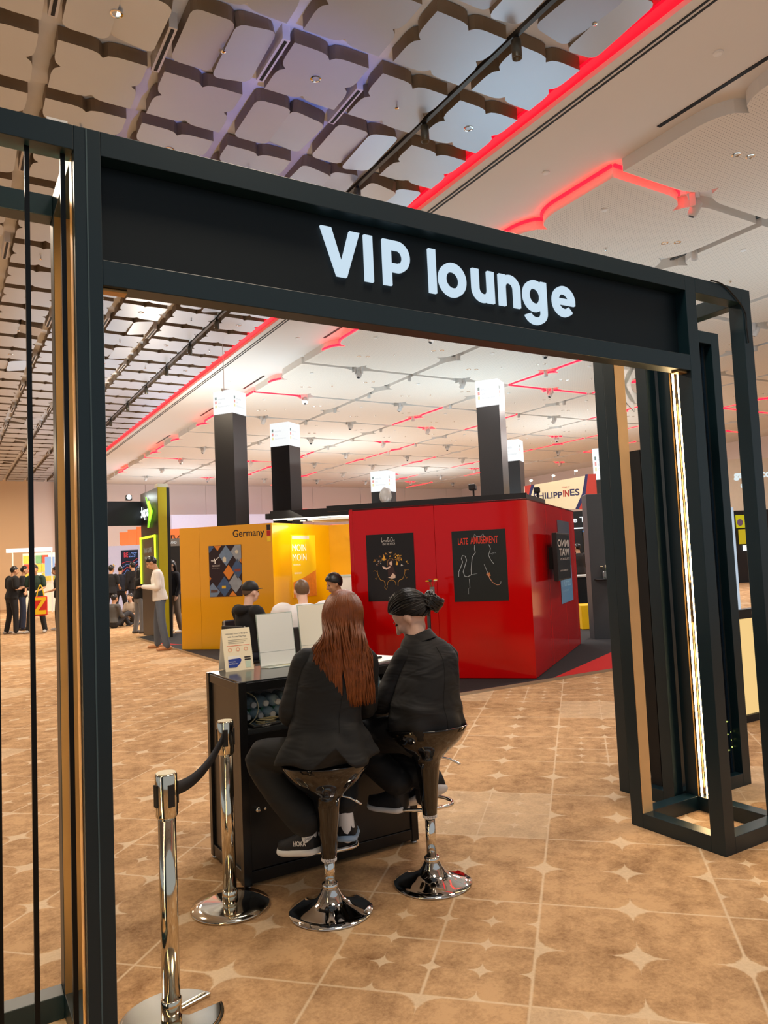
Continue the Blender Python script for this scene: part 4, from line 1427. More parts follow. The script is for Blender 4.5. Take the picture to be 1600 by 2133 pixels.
def vase(label, loc, flowers):
    r = empty('flower_vase', loc, 0, label, 'vase')
    MB().lathe([(0.028, 0), (0.03, 0.004), (0.03, 0.13), (0.028, 0.13), (0.027, 0.01), (0.01, 0.008)], 16).build('glass', mat('vase_glass', (220, 228, 226), 0.05, trans=0.85, var=0), r, True)
    g_ = random.Random(len(label))
    for k, c in enumerate(flowers):
        a_ = 2 * pi * k / len(flowers)
        tip = Vector((0.055 * cos(a_), 0.05 * sin(a_), 0.19 + 0.03 * g_.random()))
        MB().tube([(0.01 * cos(a_ + 2), 0.01 * sin(a_ + 2), 0.01), (0.012 * cos(a_), 0.012 * sin(a_), 0.12), tip], [0.0025] * 3, 5, smooth=3).build('stem', mat('stem_green', (96, 112, 60), 0.7), r)
        fm = MB()
        for q in range(6):
            b_ = q * pi / 3
            fm.ell(tip + Vector((0.014 * cos(b_), 0.014 * sin(b_), 0.004)), (0.012, 0.012, 0.008), 6, 4)
        fm.build('flower', c, r, True)
    return r


FY, FD = mat('flower_yellow', (232, 180, 30), 0.7), mat('flower_dark', (88, 70, 60), 0.7)
FW = mat('flower_cream', (222, 208, 170), 0.7)
vase('small glass vase with yellow and dried flowers on the round bar table', (4.985, 7.285, 1.055), [FY, FD, FY, FD, FW])

# --- yellow wall
Y1, Y2, Y3 = Vector((3.855, 13.94, 0)), Vector((5.14, 12.53, 0)), Vector((6.81, 13.57, 0))
HY = 2.29
yb, Mo, MYf, LY = wall_panels('yellow_stand_wall', 'glossy yellow stand wall lettered Germany with a hexagon photo poster', Y1, Y2, HY, YEL, [0.42], ((Y2 - Y1).y, -(Y2 - Y1).x, 0), z0=0.036)
_, _, MYm, LM_ = wall_panels('x', '', Y2, Y3, HY, YEL, [], ((Y3 - Y2).y, -(Y3 - Y2).x, 0), root=yb)
Mi = Matrix.Translation(-Y1) @ MYf
text('lettering', 'Germany', Mi, 1.12, 2.03, 1.755, 2.20, mat('print_ink', (36, 28, 24), 0.5, var=0), yb, 0.002, 0.01)
flat('colour_block', Mi, rect(1.805, 2.165, 1.88, 2.26), MATS['print_ink'], yb)
flat('colour_block', Mi, rect(1.805, 2.06, 1.88, 2.155), mat('block_red', (176, 30, 24), 0.5), yb)
flat('colour_block', Mi, rect(1.805, 1.955, 1.88, 2.05), mat('block_gold', (236, 196, 40), 0.5), yb)
po, Mi = poster('poster of diamond-shaped photo tiles in blue, orange and plum on the yellow wall', MYf, 0.615, 0.99, 1.283, 1.93, mat('poster_plum', (40, 24, 30), 0.45))
ORG = mat('tile_orange', (214, 128, 40), 0.5, var=0.06)
T1, T2, T3 = mat('tile_sky', (110, 132, 160), 0.5, var=0.3, scale=9), mat('tile_blue', (62, 88, 128), 0.5, var=0.3, scale=9), mat('tile_mist', (140, 148, 158), 0.5, var=0.3, scale=9)


def clipx(poly, x0, z0, x1, z1):
    def cl(P, ax, val, keep_less):
        out = []
        for i in range(len(P)):
            p, q = P[i], P[(i + 1) % len(P)]
            ip = (p[ax] <= val) if keep_less else (p[ax] >= val)
            iq = (q[ax] <= val) if keep_less else (q[ax] >= val)
            if ip:
                out.append(p)
            if ip != iq:
                t = (val - p[ax]) / (q[ax] - p[ax])
                out.append(tuple(p[k] + (q[k] - p[k]) * t for k in (0, 1)))
        return out
    for ax, val, less in ((0, x0, False), (0, x1, True), (1, z0, False), (1, z1, True)):
        if poly:
            poly = cl(poly, ax, val, less)
    return poly


X0p, Z0p, X1p, Z1p = 0.615, 0.99, 1.283, 1.93
for (cx, cz, sx, sz, m) in [(0.99, 1.50, 0.0, 0.0, None), (1.015, 1.43, 0.11, 0.14, ORG), (0.97, 1.74, 0.15, 0.19, T1), (1.22, 1.80, 0.16, 0.20, T3), (1.20, 1.49, 0.13, 0.19, T2), (1.15, 1.23, 0.15, 0.18, T3),
                            (0.92, 1.17, 0.15, 0.19, T2), (0.68, 1.08, 0.15, 0.17, T1), (0.80, 1.93, 0.08, 0.10, ORG), (1.09, 1.0, 0.08, 0.09, ORG), (0.63, 1.90, 0.09, 0.1, T2), (0.61, 1.33, 0.045, 0.06, ORG), (1.29, 1.64, 0.05, 0.06, ORG)]:
    if not m:
        continue
    q = clipx([(cx - sx, cz), (cx, cz - sz), (cx + sx, cz), (cx, cz + sz)], X0p + 0.004, Z0p + 0.004, X1p - 0.004, Z1p - 0.004)
    if len(q) > 2:
        flat('photo_tile', Mi, q, m, po, 0.0062, 0.001)
flat('photo_motif', Mi, rect(0.87, 1.14, 0.95, 1.19), mat('tile_yellow', (226, 186, 40), 0.5), po, 0.0075, 0.001)
flat('photo_motif', Mi, rect(1.14, 1.44, 1.26, 1.49), mat('tile_brick', (132, 62, 48), 0.5), po, 0.0075, 0.001)
flat('photo_motif', Mi, [(0.90, 1.62), (0.97, 1.62), (0.97, 1.70), (0.94, 1.72), (0.90, 1.70)], mat('tile_cream', (206, 200, 180), 0.5), po, 0.0075, 0.001)
flat('photo_motif', Mi, arc(1.19, 1.80, 0.035, 0, 360, 12), MATS['tile_cream'], po, 0.0075, 0.001)
flat('photo_motif', Mi, rect(0.64, 1.07, 0.78, 1.12), mat('tile_umber', (92, 66, 60), 0.5), po, 0.0075, 0.001)
mb = MB()
stroke_strip(mb, Mi, [(0.66, 1.655), (0.74, 1.65), (0.82, 1.715)], 0.012, 0.0075)
stroke_strip(mb, Mi, [(0.725, 1.69), (0.745, 1.65), (0.74, 1.60)], 0.016, 0.0075)
mb.build('emblem', PAPER, po)
text('poster_lettering', 'AEROSOFT', Mi, 0.675, 1.545, 0.845, 1.575, SILV, po, 0.0075)
text('poster_lettering', 'simulation experts', Mi, 0.675, 1.51, 0.835, 1.523, SILV, po, 0.0075)
# MOIN poster on the inner wall
po, Mi = poster('tall yellow poster reading MOIN MOIN with an orange photo, on the lit inner wall', MYm, 0.58, 0.9, 1.42, 2.08, mat('poster_yellow', (246, 196, 24), 0.3, var=0.02, coat=0.3))
text('poster_lettering', 'MOIN', Mi, 0.62, 1.77, 1.09, 1.90, PAPER, po, 0.0065)
text('poster_lettering', 'MOIN', Mi, 0.62, 1.59, 1.09, 1.72, PAPER, po, 0.0065)
text('poster_lettering', 'IN HAMBURG', Mi, 0.64, 1.50, 0.88, 1.53, PAPER, po, 0.0065)
text('poster_lettering', 'SEE YOU SOON', Mi, 0.66, 1.34, 0.9, 1.37, PAPER, po, 0.0065)
flat('poster_photo', Mi, [(0.61, 0.9), (1.41, 0.9), (1.41, 1.40), (1.0, 1.27), (0.61, 1.19)], mat('photo_orange', (222, 128, 44), 0.4, var=0.3, scale=14), po, 0.0062, 0.001)
flat('poster_photo', Mi, rect(0.62, 2.0, 1.2, 2.06), mat('photo_grey', (196, 186, 172), 0.4, var=0.2, scale=20), po, 0.0062, 0.001)
# lit ceiling soffit, black top beam, back wall
sf = empty('stand_soffit', (6.2, 12.3, 2.3), 0, 'white lit soffit with black fascia beam above the yellow meeting corner', 'soffit')
def sfb(name, P, Q, z0, z1, w, m):
    P, Q = Vector(P), Vector(Q)
    d = Q - P
    Mx = Matrix.Translation(P - Vector((6.2, 12.3, 2.3))) @ Matrix.Rotation(math.atan2(d.y, d.x), 4, 'Z')
    return MB().box((0, -w / 2, z0), (d.length, w / 2, z1), Mx).build(name, m, sf)
sfb('fascia_beam', (5.16, 12.6, 0), (7.0, 11.0, 0), 2.36, 2.50, 0.10, BLK)
sfb('fascia_beam', (5.1, 12.62, 0), (6.9, 13.72, 0), 2.36, 2.46, 0.10, BLK)
sfb('light_line', (5.20, 12.58, 0), (7.0, 11.02, 0), 2.335, 2.358, 0.05, emat('soffit_light', (255, 250, 232), 3.0))
sfb('soffit_board', (6.0, 12.55, 0), (7.6, 11.15, 0), 2.30, 2.33, 0.9, WHITE)
for k in range(3):
    q = Y2 + (Y3 - Y2).normalized() * (0.25 + 0.42 * k) + Vector((0.12, -0.2, 0))
    MB().lathe([(0.05, 2.33), (0.05, 2.325), (0.01, 2.325)], 12, c=(q.x - 6.2, q.y - 12.3, -2.3)).build('downlight', emat('soffit_spot', (255, 236, 170), 4.0), sf)
L_ = bpy.data.lights.new('soffit_lamp', 'AREA')
L_.energy = 26
L_.color = (1.0, 0.9, 0.7)
L_.size = 1.2
lo = bpy.data.objects.new('soffit_lamp', L_)
lo.location = (5.9, 12.2, 2.28)
lo.rotation_euler = (0.35, 0.35, 0)
COL.objects.link(lo)
Y4 = Vector((8.3, 12.1, 0))
yk, Mo, MYk, LK = wall_panels('yellow_back_wall', 'shaded yellow back wall with a framed screen behind the seated man', Y3 + Vector((-0.02, 0.02, 0)), Y4, HY, mat('yellow_matt', (236, 170, 10), 0.35, var=0.02), [1.0], ((Y4 - Y3).y, -(Y4 - Y3).x, 0))
Mi = Matrix.Translation(-Vector(yk.location)) @ MYk
MB().box((0.62, 1.25, 0.0), (1.5, 1.95, 0.03), Mi).build('screen_frame', mat('frame_silver', (190, 180, 160), 0.4, 0.4), yk)
MB().box((0.68, 1.31, 0.03), (1.46, 1.89, 0.032), Mi).build('screen_glass', mat('screen_grey', (96, 90, 84), 0.2), yk)
shelf = empty('pantry_cabinet', (6.95, 12.55, 0.03), radians(-40), 'white pantry cabinet with cups behind the dark-haired seated man', 'cabinet')
MB().box((-0.55, -0.2, 0.0), (0.55, 0.2, 1.22)).build('carcass', WHITE, shelf, bevel=0.004)
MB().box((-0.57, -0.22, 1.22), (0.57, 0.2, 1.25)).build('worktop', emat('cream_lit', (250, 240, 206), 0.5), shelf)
MB().box((-0.54, -0.206, 0.05), (-0.005, -0.2, 1.2)).build('door', WHITE, shelf)
MB().box((0.005, -0.206, 0.05), (0.54, -0.2, 1.2)).build('door', mat('door_aqua', (196, 222, 222), 0.4), shelf)

# --- tall pillars with lit cube heads
PB = mat('pillar_black', (28, 25, 25), 0.32, var=0.06, spec=0.5)
CUBE = emat('cube_white', (250, 252, 252), 1.0)


def pillar(label, x, y, top, cb, s=0.46):
    r = empty('lit_pillar', (x, y, 0.0), radians(35), label, 'pillar', 'pillars with lit cube heads')
    h = s / 2
    MB().box((-h, -h, 0.03), (h, h, cb)).build('shaft', PB, r, bevel=0.004)
    c = MB().box((-h - 0.005, -h - 0.005, cb), (h + 0.005, h + 0.005, top)).build('light_cube', CUBE, r, bevel=0.006)
    hh = top - cb
    for (M, _) in ((plane_M((-h - 0.005, h + 0.005, cb), (0, -1, 0), (-1, 0, 0)), 0), (plane_M((-h - 0.005, -h - 0.005, cb), (1, 0, 0), (0, -1, 0)), 1)):
        for k, mm in enumerate((emat('flag_black', (140, 158, 152), 0.8), emat('flag_red', (240, 160, 152), 0.95), emat('flag_gold', (244, 236, 176), 0.95))):
            flat('colour_block', M, rect(0.05, hh * (0.62 - 0.17 * k), 0.09, hh * (0.62 - 0.17 * k) + hh * 0.12), mm, c, 0.001)
        for k, w in enumerate(('made', 'in', 'Germany')):
            text('lettering', w, M, 0.13, hh * (0.60 - 0.165 * k), 0.13 + (0.16, 0.06, 0.27)[k], hh * (0.60 - 0.165 * k) + hh * 0.09, emat('letter_faint', (226, 230, 234), 0.9), c, 0.002)
    return r


for lab, x, y, top, cb in (('leftmost tall black pillar with a lit white cube head', 5.05, 14.31, 5.056, 4.583),
                           ('second black pillar with lit cube head, left of centre', 6.38, 14.63, 4.54, 4.04),
                           ('tallest black pillar with lit cube rising behind the red block', 9.44, 11.42, 4.985, 4.46),
                           ('short pillar with a lit cube just above the middle of the red block', 9.36, 15.58, 3.70, 3.20),
                           ('black pillar with lit cube half hidden behind the tallest pillar', 12.70, 14.6, 4.46, 3.91),
                           ('lit cube pillar at the right, cut off by the portal tower', 14.7, 13.4, 4.145, 3.34)):
    pillar(lab, x, y, top, cb)

# ------------------------------------------------------------------ chairs of the meeting corner
def chair(label, loc, rz):
    r = empty('meeting_chair', loc, rz, label, 'chair', 'black chairs of the meeting corner')
    MB().box((-0.22, -0.2, 0.43), (0.22, 0.22, 0.47)).build('seat', BLK, r, bevel=0.015)
    MB().box((-0.21, -0.235, 0.55), (0.21, -0.205, 0.86)).build('backrest', BLK, r, bevel=0.015)
    for sx in (-1, 1):
        MB().tube([(sx * 0.2, 0.2, 0.44), (sx * 0.22, 0.23, 0.0)], [0.012, 0.010], 8).build('leg', STEEL, r)
        MB().tube([(sx * 0.2, -0.2, 0.85), (sx * 0.2, -0.2, 0.44), (sx * 0.22, -0.24, 0.0)], [0.012, 0.012, 0.010], 8).build('leg', STEEL, r)
    return r


chair('black chair under the man in the black cap', (3.04, 8.20, 0), radians(-75))
chair('black chair under the man in the white shirt', (3.41, 7.48, 0), radians(-12))
chair('black chair under the man with curly dark hair', (4.31, 8.38, 0.03), radians(88))
chair('empty black chair left of the man in the white shirt', (3.30, 8.95, 0), radians(-150))
mt = empty('meeting_table', (3.64, 8.22, 0.0), 0, 'small table between the seated men, mostly hidden by the sign holders', 'table')
MB().lathe([(0.33, 0.715), (0.335, 0.72), (0.335, 0.735), (0.33, 0.74)], 28).build('table_top', WHITE, mt, True)
MB().lathe([(0.03, 0.02), (0.03, 0.72)], 12).build('column', STEEL, mt, True)
MB().lathe([(0.22, 0.031), (0.22, 0.04), (0.04, 0.05)], 24).build('foot', STEEL, mt, True)
for k, (dx, dy) in enumerate(((-0.2, -0.05), (-0.14, 0.02))):
    g_ = MB().lathe([(0.025, 0), (0.034, 0.09), (0.032, 0.09), (0.023, 0.004)], 14).build('paper_cup', mat('cup_kraft', (206, 188, 150), 0.6), None, True)
    g_.location = (3.64 + dx, 8.22 + dy, 0.741)
    tag(g_, ['paper cup on the meeting table nearest the yellow wall', 'second paper cup on the meeting table beside the white shirt'][k], 'cup', 'cups on the meeting table')
# ------------------------------------------------------------------ stands further back
NEON = emat('neon_lime', (206, 235, 40), 2.2)
tw = empty('sign_tower', (4.30, 17.5, 0), 0, 'tall black and yellow sign tower with glowing depa lettering and lime neon frame', 'sign tower')
def tb_(name, a, b, m, parent=tw, bevel=0.003):
    return MB().box((a[0] - 4.30, a[1] - 17.5, a[2]), (b[0] - 4.30, b[1] - 17.5, b[2])).build(name, m, parent, bevel=bevel)
tb_('body', (4.17, 16.76, 0.0), (4.44, 18.4, 3.38), mat('tower_black', (22, 24, 26), 0.4))
tb_('yellow_band', (4.175, 16.74, 0.03), (4.365, 16.76, 3.38), mat('tower_yellow', (176, 160, 10), 0.5))
tb_('top_cap', (4.17, 16.74, 3.38), (4.40, 17.0, 3.46), mat('cap_cream', (196, 190, 170), 0.5))
MT = plane_M((4.17 - 4.30, 18.4 - 17.5, 0), (0, -1, 0), (-1, 0, 0))     # board: x runs from the far end to the near corner
text('lettering', 'depa', MT, 0.02, 2.72, 0.86, 3.05, emat('depa_glow', (236, 246, 246), 1.6), tw, 0.02, 0.03)
flat('green_chevron', MT, [(0.70, 3.25), (0.80, 3.15), (1.30, 2.87), (0.90, 2.52), (0.84, 2.52), (1.0, 2.87)], emat('chevron_green', (150, 220, 50), 1.3), tw, 0.02, 0.03)
flat('green_chevron', MT, [(1.0, 3.1), (1.12, 3.12), (1.34, 2.87), (1.12, 2.66), (1.22, 2.87)], emat('chevron_lime', (206, 240, 60), 1.4), tw, 0.05, 0.03)
for (xa, za, xb, zb) in ((0.0, 1.22, 0.05, 2.33), (1.39, 1.22, 1.44, 2.33), (0.0, 2.28, 1.44, 2.33)):
    flat('neon_bar', MT, rect(xa, za, xb, zb), NEON, tw, 0.01, 0.03)
flat('screen', MT, rect(0.06, 1.22, 1.38, 2.27), mat('screen_dark', (38, 40, 40), 0.3), tw, 0.005, 0.01)
text('lettering', 'THAI GAME', MT, 0.28, 1.94, 1.05, 2.06, emat('screen_text', (190, 190, 170), 0.6), tw, 0.016)
text('lettering', 'INDUSTRY', MT, 0.38, 1.80, 0.85, 1.86, MATS['screen_text'], tw, 0.016)
hd = empty('fascia_board', (3.3, 18.3, 2.6), 0, 'dark fascia board left of the depa tower with a dazzling lamp above', 'fascia')
MB().box((-0.9, 0, 0.02), (0.86, 0.12, 0.60)).build('board', mat('fascia_navy', (26, 32, 42), 0.4), hd)
MB().tube([(-0.85, 0.06, 0.0), (-0.85, 0.06, -2.6)], [0.03, 0.03], 10).build('upright', BLK, hd)
lm = empty('flood_lamp', (3.873, 18.25, 3.22), 0, 'dazzling white flood lamp above the dark fascia by the depa tower', 'lamp')
MB().box((-0.07, 0.0, 0.0), (0.07, 0.08, 0.13)).build('housing', BLK, lm, bevel=0.01)
MB().lathe([(0.05, 0), (0.05, 0.012), (0.01, 0.014)], 16, M=Matrix.Translation((0, 0.0, 0.08)) @ Matrix.Rotation(pi / 2, 4, 'X')).build('lens', emat('flood_white', (240, 255, 250), 60), lm)

# white game stand behind the crowd
gw = empty('game_stand', (5.6, 28.1, 0), radians(-31), 'pale lavender stand wall with star stickers and a dark game poster behind the crowd', 'stand')
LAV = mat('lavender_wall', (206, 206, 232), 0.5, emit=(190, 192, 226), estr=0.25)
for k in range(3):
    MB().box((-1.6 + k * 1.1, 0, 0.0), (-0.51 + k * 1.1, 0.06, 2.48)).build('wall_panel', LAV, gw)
GM = plane_M((0, 0, 0), (1, 0, 0), (0, -1, 0))
for (cx, cz, r_, c) in ((-0.25, 1.75, 0.09, (232, 196, 80)), (-0.62, 1.86, 0.13, (236, 170, 60)), (-0.75, 2.1, 0.05, (240, 210, 120)), (-0.6, 1.45, 0.1, (230, 160, 90))):
    P_ = []
    for q in range(10):
        a_ = q * pi / 5 + pi / 2
        rr = r_ if q % 2 == 0 else r_ * 0.45
        P_.append((cx + rr * cos(a_), cz + rr * sin(a_)))
    flat('star_sticker', GM, P_, mat('sticker_%d' % c[1], c, 0.5), gw, 0.002, 0.004)
flat('poster', GM, rect(0.04, 0.85, 0.66, 2.31), mat('poster_night', (34, 42, 66), 0.3, var=0.3, scale=4), gw, 0.002, 0.01)
text('lettering', 'BE', GM, 0.15, 2.05, 0.30, 2.22, emat('neon_red', (230, 60, 70), 1.2), gw, 0.014)
text('lettering', 'LOST', GM, 0.33, 2.05, 0.62, 2.22, emat('neon_blue', (120, 150, 220), 1.0), gw, 0.014)
for k in range(5):
    mb = MB()
    stroke_strip(mb, GM, [(0.08, 1.2 + 0.16 * k), (0.25, 1.5 + 0.1 * k), (0.45, 1.35 + 0.13 * k), (0.64, 1.6 + 0.1 * k)], 0.012, 0.013)
    mb.build('poster_line', [MATS['neon_red'], MATS['neon_blue']][k % 2], gw)
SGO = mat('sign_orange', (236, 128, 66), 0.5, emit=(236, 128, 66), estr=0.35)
og = empty('orange_sign', (6.15, 28.9, 2.4), radians(-31), 'curved orange overhead sign far behind the depa tower', 'sign')
for k in range(3):
    x0 = -0.42 + k * 0.32
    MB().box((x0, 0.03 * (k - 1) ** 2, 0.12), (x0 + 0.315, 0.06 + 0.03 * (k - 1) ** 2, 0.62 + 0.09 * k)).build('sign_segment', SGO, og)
MB().tube([(-0.4, 0.03, 0.12), (-0.4, 0.03, -2.4)], [0.03, 0.03], 8).build('mast', GREYP, og)
rs = empty('orange_sign', (7.36, 27.3, 2.4), radians(-31), 'small orange sign with black capitals peeping out left of the yellow wall', 'sign')
MB().box((-0.18, 0, 0.15), (0.5, 0.05, 0.62)).build('sign_segment', SGO, rs)
text('lettering', 'RAJ', plane_M((0, 0, 0), (1, 0, 0), (0, -1, 0)), -0.12, 0.2, 0.42, 0.4, BLK, rs, 0.003)
MB().tube([(0.3, 0.03, 0.15), (0.3, 0.03, -2.4)], [0.03, 0.03], 8).build('mast', GREYP, rs)
gb = empty('grey_sign_box', (6.95, 26.2, 0.0), radians(-31), 'dark booth front with small white lettering behind the yellow wall', 'stand')
MB().box((-0.3, 0, 0), (0.6, 0.5, 2.35)).build('body', BLK, gb)
MB().box((-0.3, -0.02, 2.35), (0.6, 0.5, 2.62)).build('fascia', mat('fascia_grey', (120, 118, 116), 0.5), gb)
text('lettering', 'STAND', plane_M((0, 0, 0), (1, 0, 0), (0, -1, 0)), -0.1, 2.43, 0.2, 2.52, emat('white_text', (240, 240, 236), 0.9), gb, 0.024)
# far left stand with white fascia and colourful shelves
fs = empty('shell_stand', (3.3, 34.2, 0), radians(-31), 'far white shell stand with colourful product shelves at the left end of the hall', 'stand')
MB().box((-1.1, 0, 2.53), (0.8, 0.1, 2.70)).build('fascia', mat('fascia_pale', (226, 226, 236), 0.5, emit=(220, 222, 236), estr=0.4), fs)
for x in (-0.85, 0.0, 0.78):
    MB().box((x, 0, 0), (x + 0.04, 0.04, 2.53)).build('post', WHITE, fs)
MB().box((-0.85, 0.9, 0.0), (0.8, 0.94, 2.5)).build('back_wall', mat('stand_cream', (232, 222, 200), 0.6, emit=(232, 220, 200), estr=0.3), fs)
rg = random.Random(8)
for k in range(18):
    xx, zz = -0.8 + 0.27 * (k % 6), 1.3 + 0.38 * (k // 6)
    c = [(206, 84, 60), (236, 196, 80), (96, 140, 200), (240, 236, 226), (188, 120, 90), (120, 170, 120), (220, 150, 160)][rg.randrange(7)]
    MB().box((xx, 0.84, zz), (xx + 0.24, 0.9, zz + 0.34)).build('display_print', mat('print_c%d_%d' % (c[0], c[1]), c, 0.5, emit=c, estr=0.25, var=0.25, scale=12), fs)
MB().box((0.38, 0.3, 1.5), (0.78, 0.34, 2.3)).build('light_panel', emat('panel_blue', (180, 206, 240), 0.9), fs)
# flower arrangement of lights at the far ceiling edge (round pendants)
# Philippines stand
ph = empty('curved_banner', (12.3, 12.5, 2.4), radians(-31), 'cream curved overhead banner reading PHILIPPINES with red and blue swooshes', 'banner')
BM = plane_M((0, 0, 0), (1, 0, 0), (0, -1, 0))
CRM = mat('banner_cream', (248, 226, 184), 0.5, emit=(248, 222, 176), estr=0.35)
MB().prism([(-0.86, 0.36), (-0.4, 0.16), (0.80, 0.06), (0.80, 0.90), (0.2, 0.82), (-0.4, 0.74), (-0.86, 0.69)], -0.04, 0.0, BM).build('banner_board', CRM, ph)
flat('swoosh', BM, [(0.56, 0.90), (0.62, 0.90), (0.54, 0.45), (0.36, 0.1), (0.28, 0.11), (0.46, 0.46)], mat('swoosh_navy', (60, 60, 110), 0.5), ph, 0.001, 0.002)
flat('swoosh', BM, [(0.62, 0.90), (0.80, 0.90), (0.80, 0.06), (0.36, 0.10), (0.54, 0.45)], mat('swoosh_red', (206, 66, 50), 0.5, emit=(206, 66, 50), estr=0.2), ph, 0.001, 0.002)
flat('swoosh', BM, [(-0.86, 0.69), (-0.70, 0.71), (-0.78, 0.45), (-0.86, 0.40)], MATS['swoosh_red'], ph, 0.001, 0.002)
flat('swoosh', BM, [(-0.70, 0.71), (-0.62, 0.715), (-0.74, 0.42), (-0.78, 0.45)], MATS['swoosh_navy'], ph, 0.001, 0.002)
MB().box((-0.5, 0.005, -2.37), (-0.44, 0.06, 0.3)).box((0.70, 0.005, -2.37), (0.76, 0.06, 0.2)).build('supports', BLK, ph)
text('lettering', 'PHILIPP', BM, -0.66, 0.375, 0.0, 0.52, mat('print_navy', (62, 60, 104), 0.5, var=0), ph, 0.004, 0.02)
text('lettering', 'IN', BM, 0.02, 0.40, 0.16, 0.555, mat('print_scarlet', (206, 64, 56), 0.5, var=0), ph, 0.004, 0.03)
text('lettering', 'ES', BM, 0.18, 0.42, 0.40, 0.575, MATS['print_navy'], ph, 0.004, 0.02)
text('lettering', 'MAKE IT', BM, 0.0, 0.60, 0.18, 0.64, MATS['print_scarlet'], ph, 0.004)
for k in range(3):
    q = empty('picture_lamp', tuple(Vector((12.3, 12.5, 2.4)) + Matrix.Rotation(radians(-31), 3, 'Z') @ Vector((-0.72 + 0.52 * k, -0.02, 0.72 + 0.09 * k))), radians(-31), ['leftmost', 'middle', 'rightmost'][k] + ' small lit lamp along the top of the PHILIPPINES banner', 'lamp', 'lamps on the banner')
    MB().tube([(0, 0.02, 0), (0, -0.02, 0.07), (0, -0.08, 0.09)], [0.007] * 3, 6, smooth=3).build('arm', STEEL, q)
    MB().ell((0, -0.09, 0.08), (0.04, 0.03, 0.025), 10, 6).build('bulb', emat('lamp_warm', (255, 240, 205), 6), q, True)
# dark stand with lit name, counter, standing things right of the red block
ds = empty('dark_stand', (11.9, 11.55, 0), radians(-31), 'black stand with glowing white lettering right of the red block', 'stand')
MB().box((-0.25, 0.0, 1.98), (1.0, 0.1, 2.40)).build('fascia', BLK, ds)
text('lettering', 'Game Thing', plane_M((0, 0, 0), (1, 0, 0), (0, -1, 0)), -0.60, 2.12, 0.42, 2.28, emat('name_glow', (240, 244, 246), 1.6), ds, 0.01, 0.02)
MB().box((-0.2, -0.02, 2.02), (0.25, 0.0, 2.045)).build('light_line', MATS['name_glow'], ds)
MB().box((0.6, 5.9, 0.0), (3.4, 6.0, 2.7)).build('back_wall', BLK, ds)
MB().box((1.58, 5.80, 1.45), (1.84, 5.88, 2.10)).build('screen', emat('screen_warm', (196, 160, 110), 0.5), ds)
MB().box((1.56, 5.80, 2.10), (1.86, 5.88, 2.22)).build('screen_head', emat('screen_sky', (70, 150, 226), 0.8), ds)
MB().box((1.88, 5.80, 1.3), (1.94, 5.86, 2.05)).build('light_bar', emat('bar_cool', (206, 226, 246), 1.6), ds)
MB().box((-0.24, 0.02, 0.04), (-0.2, 0.08, 1.98)).build('post', BLK, ds)
MB().box((0.95, 0.02, 0.04), (1.0, 0.08, 1.98)).build('post', BLK, ds)
q = empty('star_lamp', (12.25, 11.2, 1.75), 0, 'bright warm spot lamp under the glowing lettering', 'lamp')
MB().ell((0, 0, 0), (0.03, 0.03, 0.03), 10, 7).build('bulb', emat('spark', (255, 240, 200), 40), q, True)
MB().tube([(0, 0.03, 0.03), (0, 0.1, 0.12)], [0.012, 0.012], 6).build('arm', BLK, q)
gp = empty('grey_wall_unit', (9.83, 8.93, 0.03), radians(-31), 'tall dark grey wall unit with a small round shelf, left of the portal tower', 'wall unit')
MB().box((-0.36, 0, 0.0), (0.40, 0.3, 2.47)).build('body', mat('unit_grey', (66, 70, 73), 0.4), gp, bevel=0.004)
MB().lathe([(0.16, 1.00), (0.165, 1.008), (0.16, 1.018)], 24, c=(-0.14, -0.02, 0)).build('round_shelf', BLK, gp, True)
MB().lathe([(0.16, -0.028), (0.165, -0.02), (0.05, -0.012)], 24, c=(-0.10, -0.45, 0)).build('floor_disc', STEEL, gp, True)
vpos = Vector((9.83, 8.93, 0)) + Matrix.Rotation(radians(-31), 3, 'Z') @ Vector((-0.14, -0.05, 0))
vase('glass vase with cream flowers on the round shelf of the grey wall unit', (vpos.x, vpos.y, 1.05), [FW, FD, FW, FW])
tag(MB().box((-0.26, -0.26, 0.0), (0.26, 0.26, 0.46), Matrix.Translation((10.95, 10.55, 0.03)) @ Matrix.Rotation(radians(-28), 4, 'Z')).build('cube_seat', mat('cube_yellow', (240, 190, 10), 0.4), None, bevel=0.01), 'bright yellow cube stool on the black carpet right of the red block', 'stool')
bt = empty('high_table', (13.55, 13.0, 0.03), radians(-31), 'white-topped high table beside the standing man in dark clothes', 'table')
MB().box((-0.45, -0.3, 0.89), (0.4, 0.3, 0.93)).build('table_top', WHITE, bt)
MB().box((-0.40, -0.25, 0.0), (0.36, 0.25, 0.89)).build('body', BLK, bt)
# wall stands at the right edge
rw = empty('lettered_wall', (27.9, 18.2, 0), radians(-31), 'pale wall with glowing rounded lettering, right edge behind the tower', 'wall')
MB().box((-0.6, 0, 2.9), (3.4, 0.1, 5.0)).build('board', mat('board_bone', (226, 216, 196), 0.6), rw)
RM_ = plane_M((0, 0, 0), (1, 0, 0), (0, -1, 0))
text('lettering', 'gamescom', RM_, -0.35, 4.12, 1.5, 4.42, emat('bubble_white', (226, 240, 244), 1.0), rw, 0.01, 0.04)
text('lettering', 'asia', RM_, -0.1, 3.82, 0.55, 4.04, MATS['bubble_white'], rw, 0.01, 0.04)
MB().box((-0.42, -0.1, 2.2), (0.2, -0.05, 2.72)).build('poster_panel', emat('poster_lemon', (240, 226, 20), 0.6), rw)
MB().box((-0.35, -0.1, 1.55), (0.2, -0.05, 2.14)).build('poster_panel', emat('poster_amber', (240, 206, 30), 0.6), rw)
MB().ell((-0.28, -0.1, 2.42), (0.12, 0.02, 0.14), 12, 8).build('poster_motif', mat('motif_mauve', (120, 100, 130), 0.5), rw)
